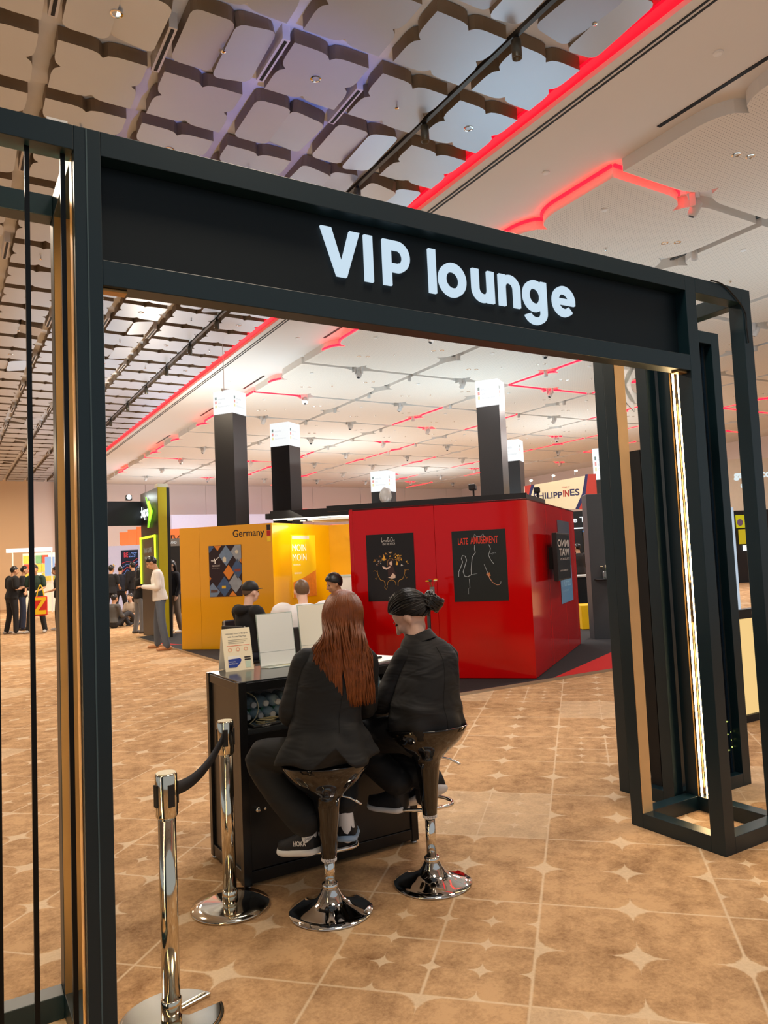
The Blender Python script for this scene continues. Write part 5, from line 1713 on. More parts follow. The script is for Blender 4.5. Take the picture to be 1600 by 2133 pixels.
MB().box((-0.22, -0.1, 1.28), (0.2, -0.05, 1.5)).build('light_panel', emat('panel_hot', (240, 246, 250), 1.4), rw)
MB().box((-0.55, -0.03, 0.0), (3.25, 0.08, 2.9)).build('dark_front', mat('front_black', (26, 24, 26), 0.5), rw)
MB().box((-0.7, -0.05, 0), (-0.55, 0.1, 2.9)).box((3.25, -0.05, 0), (3.4, 0.1, 2.9)).build('supports', BLK, rw)
fn_ = MB()
fn_.prism([(0, 0.0), (0.75, 0.0), (0.60, -0.22), (0.40, -0.55), (0.42, -4.6), (0.33, -4.6), (0.35, -0.55), (0.15, -0.22)], 0, 0.3, plane_M((16.9, 38.0, 4.6), (1, 0, 0), (0, -1, 0)))
tag(fn_.build('light_funnel', mat('funnel_red', (236, 90, 96), 0.5, emit=(240, 60, 70), estr=0.6)), 'red glowing trumpet-shaped lamp pole far behind the red block', 'lamp')
tag(MB().box((0, 0, 0), (0.5, 0.3, 2.6), Matrix.Translation((9.3, 36, 0.0))).build('light_column', mat('column_pink', (238, 120, 126), 0.5, emit=(240, 80, 90), estr=0.5)), 'far red lit column left of the short pillar', 'column')
tag(MB().box((0, 0, 0), (1.1, 0.3, 3.6), Matrix.Translation((18.3, 36, 0.0))).build('light_column', MATS['column_pink']), 'far wide red lit column left of the tallest pillar', 'column')
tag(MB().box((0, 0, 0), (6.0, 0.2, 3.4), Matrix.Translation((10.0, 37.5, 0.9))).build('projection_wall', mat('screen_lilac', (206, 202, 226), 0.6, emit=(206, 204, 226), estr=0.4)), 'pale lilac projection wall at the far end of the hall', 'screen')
# security camera dome, small, on a drop rod, left of first pillar
cm = empty('dome_camera', (4.9, 14.2, 5.0), 0, 'small white dome camera beside the head of the leftmost pillar', 'camera')
MB().box((-0.06, -0.02, 0.08), (0.1, 0.02, 0.1)).build('bracket', WHITE, cm)
MB().lathe([(0.055, 0.08), (0.055, 0.05), (0.045, 0.02), (0.02, 0.0)], 16).build('dome', GREYP, cm, True)
MB().tube([(0, 0, 0.1), (0, 0, 1.0)], [0.008, 0.008], 6).build('rod', WHITE, cm)
# ------------------------------------------------------------------ people
def skin(t):
    return mat('skin_%d' % t, [(222, 178, 148), (206, 158, 124), (190, 140, 106), (232, 190, 168)][t], 0.5, var=0.05, scale=20, spec=0.35)


HAIRB = mat('hair_black', (24, 20, 19), 0.38, var=0.3, scale=60, spec=0.6)
EYEM = mat('eye_dark', (30, 22, 20), 0.2, var=0)
LIP = mat('lip', (176, 104, 92), 0.5, var=0)


def hand_shapes(mb, w, d, palm_n, side, s=1.0, curl=0.5):
    """palm, four fingers and a thumb; w wrist, d pointing direction, palm_n palm normal"""
    w, d, n = Vector(w), Vector(d).normalized(), Vector(palm_n)
    n = (n - d * n.dot(d)).normalized()
    x = d.cross(n) * side
    mb.tube([w - d * 0.02 * s, w + d * 0.03 * s, w + d * 0.085 * s], [(0.024 * s, 0.018 * s), (0.036 * s, 0.017 * s), (0.038 * s, 0.014 * s)], 10, up=x)
    for k, ln in enumerate((0.068, 0.078, 0.073, 0.058)):
        b0 = w + d * 0.085 * s + x * (0.028 - 0.019 * k) * s
        b1 = b0 + (d * 0.9 + n * curl * 0.5).normalized() * ln * 0.5 * s
        b2 = b1 + (d * 0.5 + n * curl * 1.4).normalized() * ln * 0.5 * s
        mb.tube([b0, b1, b2], [0.0088 * s, 0.0082 * s, 0.0070 * s], 7)
    t0 = w + d * 0.028 * s + x * 0.028 * s
    t1 = t0 + (d * 0.6 + x * 0.7 + n * 0.3).normalized() * 0.035 * s
    mb.tube([t0, t1, t1 + (d * 0.8 + x * 0.1 + n * 0.5).normalized() * 0.032 * s], [0.012 * s, 0.010 * s, 0.008 * s], 7)


def head_shapes(mb, c, R3, s=1.0):
    """skull, jaw, nose, ears, brow; R3 rotates head-local (x right, y forward, z up)"""
    M = R3.to_4x4()
    c = Vector(c)
    mb.ell(c + R3 @ Vector((0, -0.008, 0.025)) * s, (0.074 * s, 0.092 * s, 0.092 * s), 18, 12, M)
    mb.ell(c + R3 @ Vector((0, 0.022, -0.045)) * s, (0.058 * s, 0.066 * s, 0.07 * s), 14, 10, M)
    mb.tube([c + R3 @ Vector((0, 0.086, 0.012)) * s, c + R3 @ Vector((0, 0.108, -0.028)) * s], [0.009 * s, 0.014 * s], 8)
    mb.ell(c + R3 @ Vector((0, 0.082, -0.066)) * s, (0.024 * s, 0.012 * s, 0.013 * s), 8, 6, M)
    for sx in (-1, 1):
        mb.ell(c + R3 @ Vector((sx * 0.079, -0.002, -0.008)) * s, (0.013 * s, 0.021 * s, 0.034 * s), 10, 8, M)
        mb.ell(c + R3 @ Vector((sx * 0.034, 0.066, -0.025)) * s, (0.024 * s, 0.02 * s, 0.024 * s), 8, 6, M)


def face_parts(c, R3, parent, s=1.0):
    M = R3.to_4x4()
    c = Vector(c)
    e = MB()
    for sx in (-1, 1):
        e.ell(c + R3 @ Vector((sx * 0.031, 0.080, 0.008)) * s, (0.013 * s, 0.007 * s, 0.006 * s), 8, 6, M)
        e.tube([c + R3 @ Vector((sx * 0.018, 0.087, 0.026)) * s, c + R3 @ Vector((sx * 0.046, 0.077, 0.027)) * s], [0.0035 * s, 0.002 * s], 6)
    e.build('eyes', EYEM, parent, True)
    MB().ell(c + R3 @ Vector((0, 0.092, -0.066)) * s, (0.021 * s, 0.006 * s, 0.006 * s), 8, 5, M).build('lips', LIP, parent, True)


def hair_cap(c, R3, m, parent, s=1.0, grow=1.09, t=-0.016, wide=1.0, slope=0.9):
    """close hair: an enlarged skull, tucked inside the head below a slanted hairline from forehead to nape"""
    def fn(p):
        q = p * (1 + 0.025 * noise.noise(p * 60))
        h = (p.z - slope * p.y) / s
        w = min(1.0, max(0.0, (t + 0.007 - h) / 0.014))
        w = w * w * (3 - 2 * w)
        q = q * (1 - 0.24 * w)
        return Vector((q.x * wide, q.y, q.z))
    M = R3.to_4x4()
    return MB().ell(Vector(c) + R3 @ Vector((0, -0.012, 0.028)) * s, (0.074 * grow * s, 0.092 * grow * s, 0.092 * grow * s), 36, 28, M, fn).build('hair', m, parent, True)


def oval(c, rx, ry, n=20, wob=0.0, seed=0, rz=0.0):
    out = []
    for k in range(n):
        a = 2 * pi * k / n
        w = 1 + wob * noise.noise(Vector((cos(a) * 2 + seed, sin(a) * 2, c[2] * 6)))
        x, y = rx * cos(a) * w, ry * sin(a) * w
        out.append((c[0] + x * cos(rz) - y * sin(rz), c[1] + x * sin(rz) + y * cos(rz), c[2]))
    return out


def person(label, loc, rz, h=1.72, pose='stand', top=(30, 30, 32), legs=(34, 34, 38), shoes=(40, 40, 42), sk=1, hair='short', hairc=None, arms='down', look=0.0, nod=0.0, lean=0.06,
           sleeve='short', build_=1.0, spread=0.1, extra=None, detail=True, group=None):
    r = empty('person', loc, rz, label, 'person', group)
    s = h / 1.72
    V = lambda x, y, z: Vector((x, y, z)) * s
    bw = build_
    if pose == 'stand':
        pel, zc = V(0, 0, 0.95), 0.95
        hips = [V(sx * 0.09 * bw, 0, 0.92) for sx in (-1, 1)]
        knees = [V(sx * (0.09 + spread * 0.5), 0.02 + 0.05 * sx * spread * 5, 0.50) for sx in (-1, 1)]
        ank = [V(sx * (0.09 + spread), -0.02 + 0.1 * sx * spread * 5, 0.085) for sx in (-1, 1)]
        toed = [Vector((sx * 0.25, 1, 0)).normalized() for sx in (-1, 1)]
    elif pose == 'sit':
        pel, zc = V(0, -0.03, 0.54), 0.54
        hips = [V(sx * 0.09 * bw, -0.02, 0.535) for sx in (-1, 1)]
        knees = [V(sx * 0.13, 0.42, 0.53) for sx in (-1, 1)]
        ank = [V(sx * 0.13, 0.38, 0.085) for sx in (-1, 1)]
        toed = [Vector((0, 1, 0))] * 2
    else:   # on the floor
        pel, zc = V(0, 0, 0.14), 0.14
        hips = [V(sx * 0.09 * bw, 0.02, 0.13) for sx in (-1, 1)]
        knees = [V(sx * 0.17, 0.40, 0.38) for sx in (-1, 1)]
        ank = [V(sx * 0.14, 0.66, 0.07) for sx in (-1, 1)]
        toed = [Vector((0, 1, 0.3)).normalized()] * 2
    Rl = Matrix.Rotation(-lean, 3, 'X')
    U = lambda x, y, z: pel + Rl @ (Vector((x, y, z - 0.95)) * s)
    waist, chest, shl, nb = U(0, 0.0, 1.10), U(0, 0.0, 1.27), U(0, -0.015, 1.41), U(0, 0.0, 1.47)
    Rh = Matrix.Rotation(look, 3, 'Z') @ Matrix.Rotation(-nod, 3, 'X')
    hc = nb + Rl @ (Vector((0, 0.02, 0.075)) * s) + Rh @ (Vector((0, 0.012, 0.075)) * s)
    sh = [U(sx * 0.185 * bw, -0.01, 1.405) for sx in (-1, 1)]
    if arms == 'down':
        el = [U(sx * 0.235 * bw, -0.03, 1.13) for sx in (-1, 1)]
        wr_p = [U(sx * 0.235 * bw, 0.06, 0.90) for sx in (-1, 1)]
    elif arms == 'phone':
        el = [U(sx * 0.225 * bw, 0.0, 1.14) for sx in (-1, 1)]
        wr_p = [U(sx * 0.07, 0.27, 1.20) for sx in (-1, 1)]
    elif arms == 'table':
        el = [U(sx * 0.25 * bw, 0.12, 1.16) for sx in (-1, 1)]
        wr_p = [U(sx * 0.14, 0.36, 1.17) for sx in (-1, 1)]
    elif arms == 'front':
        el = [U(sx * 0.235 * bw, 0.03, 1.15) for sx in (-1, 1)]
        wr_p = [U(sx * 0.12, 0.30, 1.08) for sx in (-1, 1)]
    else:   # knees
        el = [U(sx * 0.23 * bw, 0.08, 1.15) for sx in (-1, 1)]
        wr_p = [U(sx * 0.1, 0.33, 1.15) for sx in (-1, 1)]
    S_ = skin(sk)
    b_ = MB()
    b_.tube([pel, waist, chest, shl], [(0.13 * s * bw, 0.09 * s), (0.115 * s * bw, 0.085 * s), (0.13 * s * bw, 0.09 * s), (0.11 * s, 0.07 * s)], 12, smooth=2, up=(1, 0, 0))
    b_.tube([shl, nb, hc - Rh @ (Vector((0, 0.02, 0.03)) * s)], [0.07 * s, 0.052 * s, 0.05 * s], 12)
    head_shapes(b_, hc, Rh, s)
    for k in (0, 1):
        b_.tube([shl.lerp(sh[k], 0.6), sh[k], el[k], wr_p[k]], [0.042 * s, 0.040 * s, 0.031 * s, 0.022 * s], 10, smooth=2)
        d = (wr_p[k] - el[k]).normalized()
        hand_shapes(b_, wr_p[k], d, Vector((0, 0, -1)) if arms != 'down' else Vector((-1 if k else 1, 0, 0)), (1, -1)[k], s, 0.7)
        b_.tube([hips[k], knees[k], ank[k]], [0.075 * s, 0.055 * s, 0.038 * s], 10)
    b_.build('body', S_, r, True, remesh=0.013, relax=3)
    face_parts(hc, Rh, r, s)
    T_ = mat('cloth_%d_%d_%d' % top, top, 0.85, var=0.12, scale=9, bump=0.15)
    t_ = MB()
    rings = []
    hem = zc - 0.08 if pose == 'stand' else zc + 0.02
    base = U(0, 0, 0.90 if pose == 'stand' else 0.96)
    for (c, rx, ry) in ((base, 0.184, 0.146), (U(0, 0, 1.02), 0.170, 0.130), (waist, 0.152, 0.112), (U(0, 0.005, 1.2), 0.168, 0.12), (U(0, 0.0, 1.30), 0.180, 0.122), (U(0, -0.01, 1.38), 0.168, 0.105), (U(0, -0.01, 1.44), 0.112, 0.078), (U(0, -0.005, 1.475), 0.066, 0.062)):
        ring = oval((0, 0, 0), rx * bw * s, ry * s * (0.8 + 0.2 * bw), 22, 0.06, rx * 50)
        rings.append([c + Rl @ Vector(p) for p in ring])
    t_.loft(rings)
    for k in (0, 1):
        if sleeve == 'short':
            t_.tube([sh[k].lerp(shl, 0.25), sh[k], sh[k].lerp(el[k], 0.72)], [0.066 * s * bw, 0.066 * s * bw, 0.062 * s * bw], 14, smooth=2)
        else:
            t_.tube([sh[k].lerp(shl, 0.25), sh[k], sh[k].lerp(el[k], 0.5), el[k], el[k].lerp(wr_p[k], 0.5), wr_p[k]], [0.066 * s * bw, 0.066 * s * bw, 0.058 * s * bw, 0.053 * s, 0.048 * s, 0.038 * s], 14, smooth=3)
    t_.build('shirt' if sleeve == 'short' else 'jacket', T_, r, True, remesh=0.016, relax=2)
    P_ = mat('cloth_%d_%d_%d' % legs, legs, 0.85, var=0.12, scale=9, bump=0.15)
    p_ = MB()
    p_.tube([pel + V(0, 0, 0.10) if pose == 'stand' else pel + V(0, 0, 0.08), pel, (hips[0] + hips[1]) / 2 - V(0, 0, 0.04)], [(0.152 * s * bw, 0.112 * s), (0.158 * s * bw, 0.118 * s), (0.14 * s * bw, 0.105 * s)], 16, up=(1, 0, 0))
    for k in (0, 1):
        p_.tube([hips[k], knees[k], ank[k] + V(0, 0, -0.01)], [0.088 * s * bw, 0.072 * s, 0.062 * s], 14, smooth=3)
    p_.build('trousers', P_, r, True, remesh=0.016, relax=2)
    H_ = mat('shoe_%d_%d_%d' % shoes, shoes, 0.6, var=0.1)
    for k in (0, 1):
        f_ = MB()
        a = ank[k] - V(0, 0, 0.045)
        d = toed[k]
        f_.tube([a - d * 0.06 * s, a + d * 0.03 * s + V(0, 0, 0.005), a + d * 0.17 * s - V(0, 0, 0.008)], [(0.036 * s, 0.038 * s), (0.042 * s, 0.042 * s), (0.036 * s, 0.026 * s)], 12, smooth=3, up=(1, 0, 0))
        f_.build('shoe', H_, r, True)
    hm = mat('hair_%d_%d_%d' % hairc, hairc, 0.45, var=0.3, scale=50) if hairc else HAIRB
    if hair != 'cap':
        hair_cap(hc, Rh, hm, r, s, grow={'short': 1.07, 'curly': 1.22}.get(hair, 1.10), t=-0.045)
    if hair == 'long':
        l_ = MB()
        rg2 = []
        for (dy, dz, rx, ry) in ((-0.035, 0.06, 0.082, 0.07), (-0.06, 0.0, 0.09, 0.062), (-0.075, -0.08, 0.092, 0.05), (-0.085, -0.16, 0.098, 0.045), (-0.09, -0.24, 0.085, 0.036), (-0.092, -0.30, 0.05, 0.02)):
            rg2.append([hc + Vector(p) * s for p in oval((0, dy, dz), rx, ry, 18, 0.12, 3)])
        l_.loft(rg2[::-1])
        l_.build('hair', hm, r, True)
    r['_'] = 0
    del r['_']
    return r, dict(hc=hc, Rh=Rh, s=s, wr=wr_p, el=el, sh=sh, U=U, pel=pel)


deg = radians
# crowd on the left, seen between the tower posts and left of the yellow wall
person('man in black T-shirt and trousers gesturing, leftmost of the crowd', (1.632, 22.27, 0), deg(-75), 1.79, arms='phone', shoes=(200, 190, 180), build_=1.3, nod=0.1)
person('man in dark clothes and jeans standing just behind the gesturing man', (2.0, 23.6, 0), deg(-100), 1.80, legs=(40, 48, 70), arms='front', sleeve='long', shoes=(60, 54, 50))
person('person in black top and trousers with white shoes, facing left beside the tote bag', (2.80, 22.2, 0), deg(85), 1.74, arms='front', shoes=(214, 206, 196), nod=0.2)
q, J = person('person in dark green top holding the red and yellow tote bag', (2.20, 22.0, 0), deg(150), 1.80, top=(40, 62, 52), legs=(38, 40, 42), arms='front', shoes=(180, 176, 170))
bg = empty('tote_bag', (2.245, 21.42, 0.48), radians(-12), 'red and yellow tote bag with a big zigzag letter carried in the crowd', 'bag')
MB().box((-0.165, -0.05, 0), (0.165, 0.05, 0.50)).build('pouch', mat('tote_red', (206, 40, 26), 0.6), bg, bevel=0.02)
TMx = plane_M((-0.165, -0.05, 0), (1, 0, 0), (0, -1, 0))
flat('print', TMx, [(0.02, 0.48), (0.31, 0.48), (0.31, 0.42), (0.12, 0.14), (0.31, 0.14), (0.31, 0.04), (0.02, 0.04), (0.02, 0.12), (0.20, 0.40), (0.02, 0.40)], mat('tote_yellow', (240, 200, 24), 0.6), bg, 0.001)
for y in (-0.04, 0.04):
    MB().tube([(-0.09, y, 0.49), (-0.06, y * 0.5, 0.66), (0.0, 0, 0.80), (0.06, y * 0.5, 0.66), (0.09, y, 0.49)], [(0.012, 0.004)] * 5, 8, smooth=4).build('handle', MATS['tote_yellow'], bg, True)
person('man in black T-shirt at the edge of the left portal post', (4.30, 23.0, 0), deg(-40), 1.73, arms='front')
person('man in navy jacket bending over a display behind the crowd', (5.01, 25.2, 0), deg(-20), 1.70, top=(36, 40, 52), sleeve='long', arms='front', nod=0.4)
person('tall man in long black jacket seen from behind near the depa screen', (5.25, 24.3, 0), deg(20), 1.81, top=(24, 22, 24), sleeve='long', arms='down')
person('seated man in grey jacket on the floor beside the portal post', (4.05, 21.4, 0), deg(-60), 1.72, 'floor', top=(86, 84, 82), legs=(50, 50, 54), sleeve='long', arms='knees')
person('seated woman with short hair in a beige top on the floor', (4.78, 22.5, 0), deg(130), 1.66, 'floor', top=(176, 158, 140), legs=(40, 36, 36), hair='long', arms='knees', sk=0)
person('woman in black top and wide grey trousers standing left of the white shirt', (4.20, 18.95, 0), deg(-80), 1.62, top=(26, 24, 26), legs=(122, 122, 124), hair='long', arms='front', sleeve='long', sk=0, shoes=(80, 76, 74), spread=0.06)
person('man in white shirt and grey trousers looking at his phone near the yellow wall', (3.66, 14.69, 0), deg(75), 1.80, top=(238, 234, 226), legs=(92, 100, 112), shoes=(206, 150, 104), arms='phone', sleeve='long', nod=0.5, sk=1, spread=0.17, lean=0.12)
person('person in dark jacket half hidden behind the man in the white shirt', (4.88, 18.2, 0), deg(100), 1.74, top=(40, 38, 42), legs=(120, 104, 88), sleeve='long', arms='down', hair='long', sk=0, shoes=(200, 190, 180))
person('woman in dark jacket at the far left edge of the photo', (0.95, 23.5, 0), deg(-60), 1.66, top=(60, 58, 62), sleeve='long', hair='long', sk=0, arms='front')
person('man in dark jumper and grey trousers at the high table right of the red block', (15.0, 14.75, 0), deg(-20), 1.74, top=(44, 38, 36), legs=(110, 108, 106), sleeve='long', arms='front', look=0.4)
person('woman with dark hair facing the camera beside the high table', (15.9, 14.9, 0), deg(150), 1.76, top=(60, 40, 36), legs=(40, 38, 40), hair='long', sk=3, arms='front', sleeve='long')
person('woman in dark dress seen through the right tower at the photo edge', (24.6, 15.7, 0), deg(150), 1.70, top=(34, 28, 30), legs=(32, 30, 32), hair='long', sk=1, arms='down', sleeve='long')

# seated men of the meeting corner
q, J = person('seated man in black cap and black hooded jacket with a red emblem', (3.04, 8.20, 0), deg(-78), 1.74, 'sit', top=(22, 22, 24), legs=(46, 52, 66), sleeve='long', hair='cap', sk=3, arms='table', nod=0.05, build_=1.12)
hc, Rh, s = J['hc'], J['Rh'], J['s']
CAPM = mat('cap_black', (20, 20, 21), 0.6, var=0.08)
capo = MB().ell(hc + Rh @ Vector((0, -0.012, 0.045)) * s, (0.086 * s, 0.102 * s, 0.092 * s), 22, 14, Rh.to_4x4(), fn=lambda p: Vector((p.x, p.y, max(p.z, -0.025 * s)))).build('cap', CAPM, q, True)
brim = []
for a in range(-70, 71, 10):
    brim.append((0.075 * sin(deg(a)), 0.075 + 0.085 * cos(deg(a))))
brim += [(0.075, 0.04), (-0.075, 0.04)]
MB().prism([(x * s, y * s) for (x, y) in brim][::-1], 0.0, 0.004, Matrix.Translation(hc + Rh @ Vector((0, -0.01, 0.03)) * s) @ Rh.to_4x4() @ Matrix.Rotation(0.1, 4, 'X')).build('brim', CAPM, capo)
hood = MB()
hood.ell(J['U'](0, -0.10, 1.42), (0.12, 0.075, 0.06), 16, 10)
hood.build('hood', MATS['cloth_22_22_24'], q, True)
hair_cap(hc, Rh, mat('hair_stub', (96, 76, 62), 0.7), q, s, grow=1.03)
pm = J['sh'][1].lerp(J['el'][1], 0.45) + Vector((0.062, -0.012, 0.0))
pm_M = Matrix.Translation(pm) @ Matrix.Rotation(pi / 2, 4, 'Y') @ Matrix.Rotation(0.2, 4, 'X')
MB().lathe([(0.045, 0.0), (0.045, 0.004), (0.034, 0.005), (0.01, 0.003)], 20, M=pm_M).build('emblem', mat('emblem_red', (206, 24, 28), 0.6, var=0), q)
MB().box((-0.036, -0.004, 0.004), (0.036, 0.004, 0.007), pm_M).build('emblem_bar', BLK, q)
q, J = person('seated man in white shirt with cropped brown hair, seen from behind', (3.41, 7.48, 0), deg(-20), 1.76, 'sit', top=(232, 230, 230), legs=(40, 42, 48), sleeve='long', sk=3, arms='table', nod=0.25, build_=1.38, hairc=(108, 84, 62), look=0.2, lean=0.16)
q, J = person('seated man with curly black hair in a dark jacket and lanyard looking down', (4.31, 8.38, 0.03), deg(88), 1.76, 'sit', top=(34, 36, 46), legs=(36, 36, 40), sleeve='long', sk=2, arms='table', nod=0.35, build_=1.05, hair='curly')
l_ = MB()
U = J['U']
l_.tube([U(-0.06, 0.02, 1.47), U(-0.09, 0.118, 1.36), U(-0.02, 0.135, 1.12)], [(0.010, 0.003)] * 3, 6, smooth=4)
l_.tube([U(0.06, 0.02, 1.47), U(0.09, 0.118, 1.36), U(-0.02, 0.135, 1.12)], [(0.010, 0.003)] * 3, 6, smooth=4)
l_.build('lanyard', mat('lanyard_white', (236, 232, 226), 0.6), q, True)

# ------------------------------------------------------------------ the two women at the counter
SUIT = mat('suit_charcoal', (19, 21, 23), 0.72, var=0.08, scale=12, bump=0.10)
SUIT2 = mat('suit_black', (15, 15, 17), 0.70, var=0.08, scale=12, bump=0.10)
for m_ in (SUIT, SUIT2):
    # broad soft creases across the cloth on top of the fine weave
    nt_ = m_.node_tree
    bs_ = nt_.nodes['Principled BSDF']
    old = bs_.inputs['Normal'].links[0].from_socket
    tc_ = nt_.nodes.new('ShaderNodeTexCoord')
    mp_ = nt_.nodes.new('ShaderNodeMapping')
    mp_.inputs['Rotation'].default_value = (0.5, 0.4, 0.3)
    mp_.inputs['Scale'].default_value = (5, 5, 13)
    nt_.links.new(tc_.outputs['Object'], mp_.inputs['Vector'])
    nz_ = nt_.nodes.new('ShaderNodeTexNoise')
    nz_.inputs['Scale'].default_value = 1.0
    nz_.inputs['Detail'].default_value = 2
    nz_.inputs['Distortion'].default_value = 0.8
    nt_.links.new(mp_.outputs['Vector'], nz_.inputs['Vector'])
    bp_ = nt_.nodes.new('ShaderNodeBump')
    bp_.inputs['Strength'].default_value = 0.55
    bp_.inputs['Distance'].default_value = 0.03
    nt_.links.new(nz_.outputs['Fac'], bp_.inputs['Height'])
    nt_.links.new(old, bp_.inputs['Normal'])
    nt_.links.new(bp_.outputs['Normal'], bs_.inputs['Normal'])
SOCK = mat('sock_white', (234, 236, 238), 0.85, var=0.02)
SHOEB = mat('shoe_black', (26, 27, 30), 0.7, var=0.08, bump=0.2, scale=80)
SOLE = mat('sole_white', (226, 224, 222), 0.6, var=0.03)


def jacket_body(rows, seed, m, parent, notch=None, n=56, amp=0.010):
    """tailored jacket torso: rows of (cx, cy, z, rx, ry); soft vertical and diagonal drape folds; open vent in the hem"""
    Z = [r_[2] for r_ in rows]
    N = 40
    rings = []
    for i in range(N + 1):
        z = Z[0] + (Z[-1] - Z[0]) * i / N
        k = max(j for j in range(len(rows) - 1) if rows[j][2] <= z + 1e-9)
        t = (z - rows[k][2]) / (rows[k + 1][2] - rows[k][2])
        p0, p1, p2, p3 = rows[max(k - 1, 0)], rows[k], rows[k + 1], rows[min(k + 2, len(rows) - 1)]
        vals = []
        for j in (0, 1, 3, 4):
            a, b_, c, d = p0[j], p1[j], p2[j], p3[j]
            vals.append(0.5 * (2 * b_ + (c - a) * t + (2 * a - 5 * b_ + 4 * c - d) * t * t + (3 * b_ - a - 3 * c + d) * t ** 3))
        cx, cy, rx, ry = vals
        ring_ = []
        lowk = max(0.0, 1 - i / N * 3.0)
        for q in range(n):
            a = 2 * pi * q / n
            ca, sa = cos(a), sin(a)
            w = amp * noise.noise(Vector((ca * 1.6 + seed, sa * 1.6, z * 7)))
            w += amp * 1.5 * lowk * sin(a * 7 + seed) + amp * 0.5 * sin(z * 60 + ca * 5 + seed) * max(0.0, 1 - abs(z - rows[2][2]) * 9)
            ex = abs(ca) ** 0.85 * (1 if ca >= 0 else -1)
            ey = abs(sa) ** 0.9 * (1 if sa >= 0 else -1)
            zz = z
            if notch and i < 12:
                # hem lifts into an inverted V at the vent
                da = abs(((a - notch + pi) % (2 * pi)) - pi)
                lift = max(0.0, 1 - da / 0.30) * 0.085 * (1 - i / 12)
                zz = z + lift
                # wavy hem
                zz += 0.010 * sin(a * 3 + seed) * (1 - i / 12)
            ring_.append((cx + (rx + w) * ex, cy + (ry + w) * ey, zz))
        rings.append(ring_)
    o = MB().loft(rings).build('jacket', m, parent, True)
    k = int(n * 0.75) + (2 if notch else 0)
    path = [Vector(rg_[k]) + Vector((0, -0.0005, 0)) for rg_ in rings[(9 if notch else 1):36]]
    MB().tube(path, [0.0013] * len(path), 5).build('back_seam', mat('seam_black', (10, 10, 11), 0.8), o)
    return o


def sneaker(parent, heel, toe, up, m, sole, name='shoe', text_=None):
    """running shoe from heel to toe point"""
    heel, toe = Vector(heel), Vector(toe)
    d = (toe - heel)
    L = d.length
    d.normalize()
    up = Vector(up)
    up = (up - d * up.dot(d)).normalized()
    x = d.cross(up)
    M = Matrix(((x.x, d.x, up.x, heel.x), (x.y, d.y, up.y, heel.y), (x.z, d.z, up.z, heel.z), (0, 0, 0, 1)))
    rings, srings = [], []
    for i in range(13):
        t = i / 12
        w = 0.041 + 0.010 * sin(pi * min(1, t * 1.1)) + (0.004 if 0.55 < t < 0.85 else 0)
        if t > 0.85:
            w *= sqrt(max(0.05, 1 - ((t - 0.85) / 0.16) ** 2))
        if t < 0.06:
            w *= 0.8
        h = 0.082 if t < 0.3 else 0.082 - 0.050 * ((t - 0.3) / 0.7) ** 0.8
        z0 = 0.026 + 0.02 * max(0, t - 0.75)
        rings.append([tuple(M @ Vector((w * cos(a) * (0.95 if sin(a) < 0 else 0.9), L * t, z0 + max(0, h * (sin(a) if sin(a) > 0 else sin(a) * 0.15))))) for a in [2 * pi * k / 16 for k in range(16)]])
        sw = w * 1.10
        zt = 0.030 + 0.02 * max(0, t - 0.75)
        zb = 0.0 + 0.03 * max(0, t - 0.78) + 0.012 * max(0, 0.1 - t) * 10 * 0.5
        srings.append([tuple(M @ Vector((sw * cos(a), L * (t * 1.03 - 0.015), (zt + zb) / 2 + (zt - zb) / 2 * max(-1, min(1, 1.6 * sin(a)))))) for a in [2 * pi * k / 16 for k in range(16)]])
    o = MB().loft(rings).build(name, m, parent, True)
    MB().loft(srings).build('sole', sole, o, True)
    lc = MB()
    for k in range(4):
        y = L * (0.48 + 0.07 * k)
        lc.tube([tuple(M @ Vector((-0.02, y, 0.083 - 0.010 * k))), tuple(M @ Vector((0.0, y + 0.004, 0.091 - 0.011 * k))), tuple(M @ Vector((0.02, y, 0.083 - 0.010 * k)))], [0.0025] * 3, 5)
    lc.build('laces', BLK, o, True)
    if text_:
        TMs = M @ Matrix(((0, 0, 1, 0.0500), (1, 0, 0, L * 0.10), (0, 1, 0, 0.044), (0, 0, 0, 1)))
        text('side_lettering', text_, TMs, 0.0, 0.0, 0.075, 0.022, SOLE, o, 0.0, 0.03)
        TMs = M @ Matrix(((0, 0, -1, -0.0500), (-1, 0, 0, L * 0.10 + 0.075), (0, 1, 0, 0.044), (0, 0, 0, 1)))
        text('side_lettering', text_, TMs, 0.0, 0.0, 0.075, 0.022, SOLE, o, 0.0, 0.03)
    return o


def strand_hair(parent, c, R3, m, n, seed, tipfn, s=1.0, width=0.006, rootz=0.02, spread=1.0, name='hair', elow=-12):
    """ribbons rooted on the scalp, hugging the head, then falling to a tip given by tipfn"""
    rg = random.Random(seed)
    mb = MB()
    c = Vector(c)
    for k in range(n):
        az = pi + (rg.random() - 0.5) * 2 * 2.35 * spread      # around the back of the head
        el0 = radians(60 + 28 * rg.random())
        pts = []
        lift = 1.11 + 0.04 * rg.random()
        for j in range(6):
            e = el0 * (1 - j / 5.0) + radians(elow) * (j / 5.0)
            a = pi / 2 + (az - pi) * (0.35 + 0.65 * j / 5) + pi
            p = Vector((0.074 * cos(a) * cos(e), 0.092 * sin(a) * cos(e), 0.092 * sin(e))) * lift * s
            pts.append(c + R3 @ (p + Vector((0, -0.010, 0.028)) * s))
        for q_ in tipfn(pts[-1], az, rg):
            pts.append(q_)
        wd = width * (0.7 + 0.6 * rg.random())
        rad = [(wd * 0.5, 0.0012)] + [(wd, 0.0016)] * (len(pts) - 2) + [(wd * 0.18, 0.0008)]
        mb.tube(pts, rad, 5, rounded=False, smooth=2, up=tuple(Vector((1, 0, 0))))
    return mb.build(name, m, parent, True)


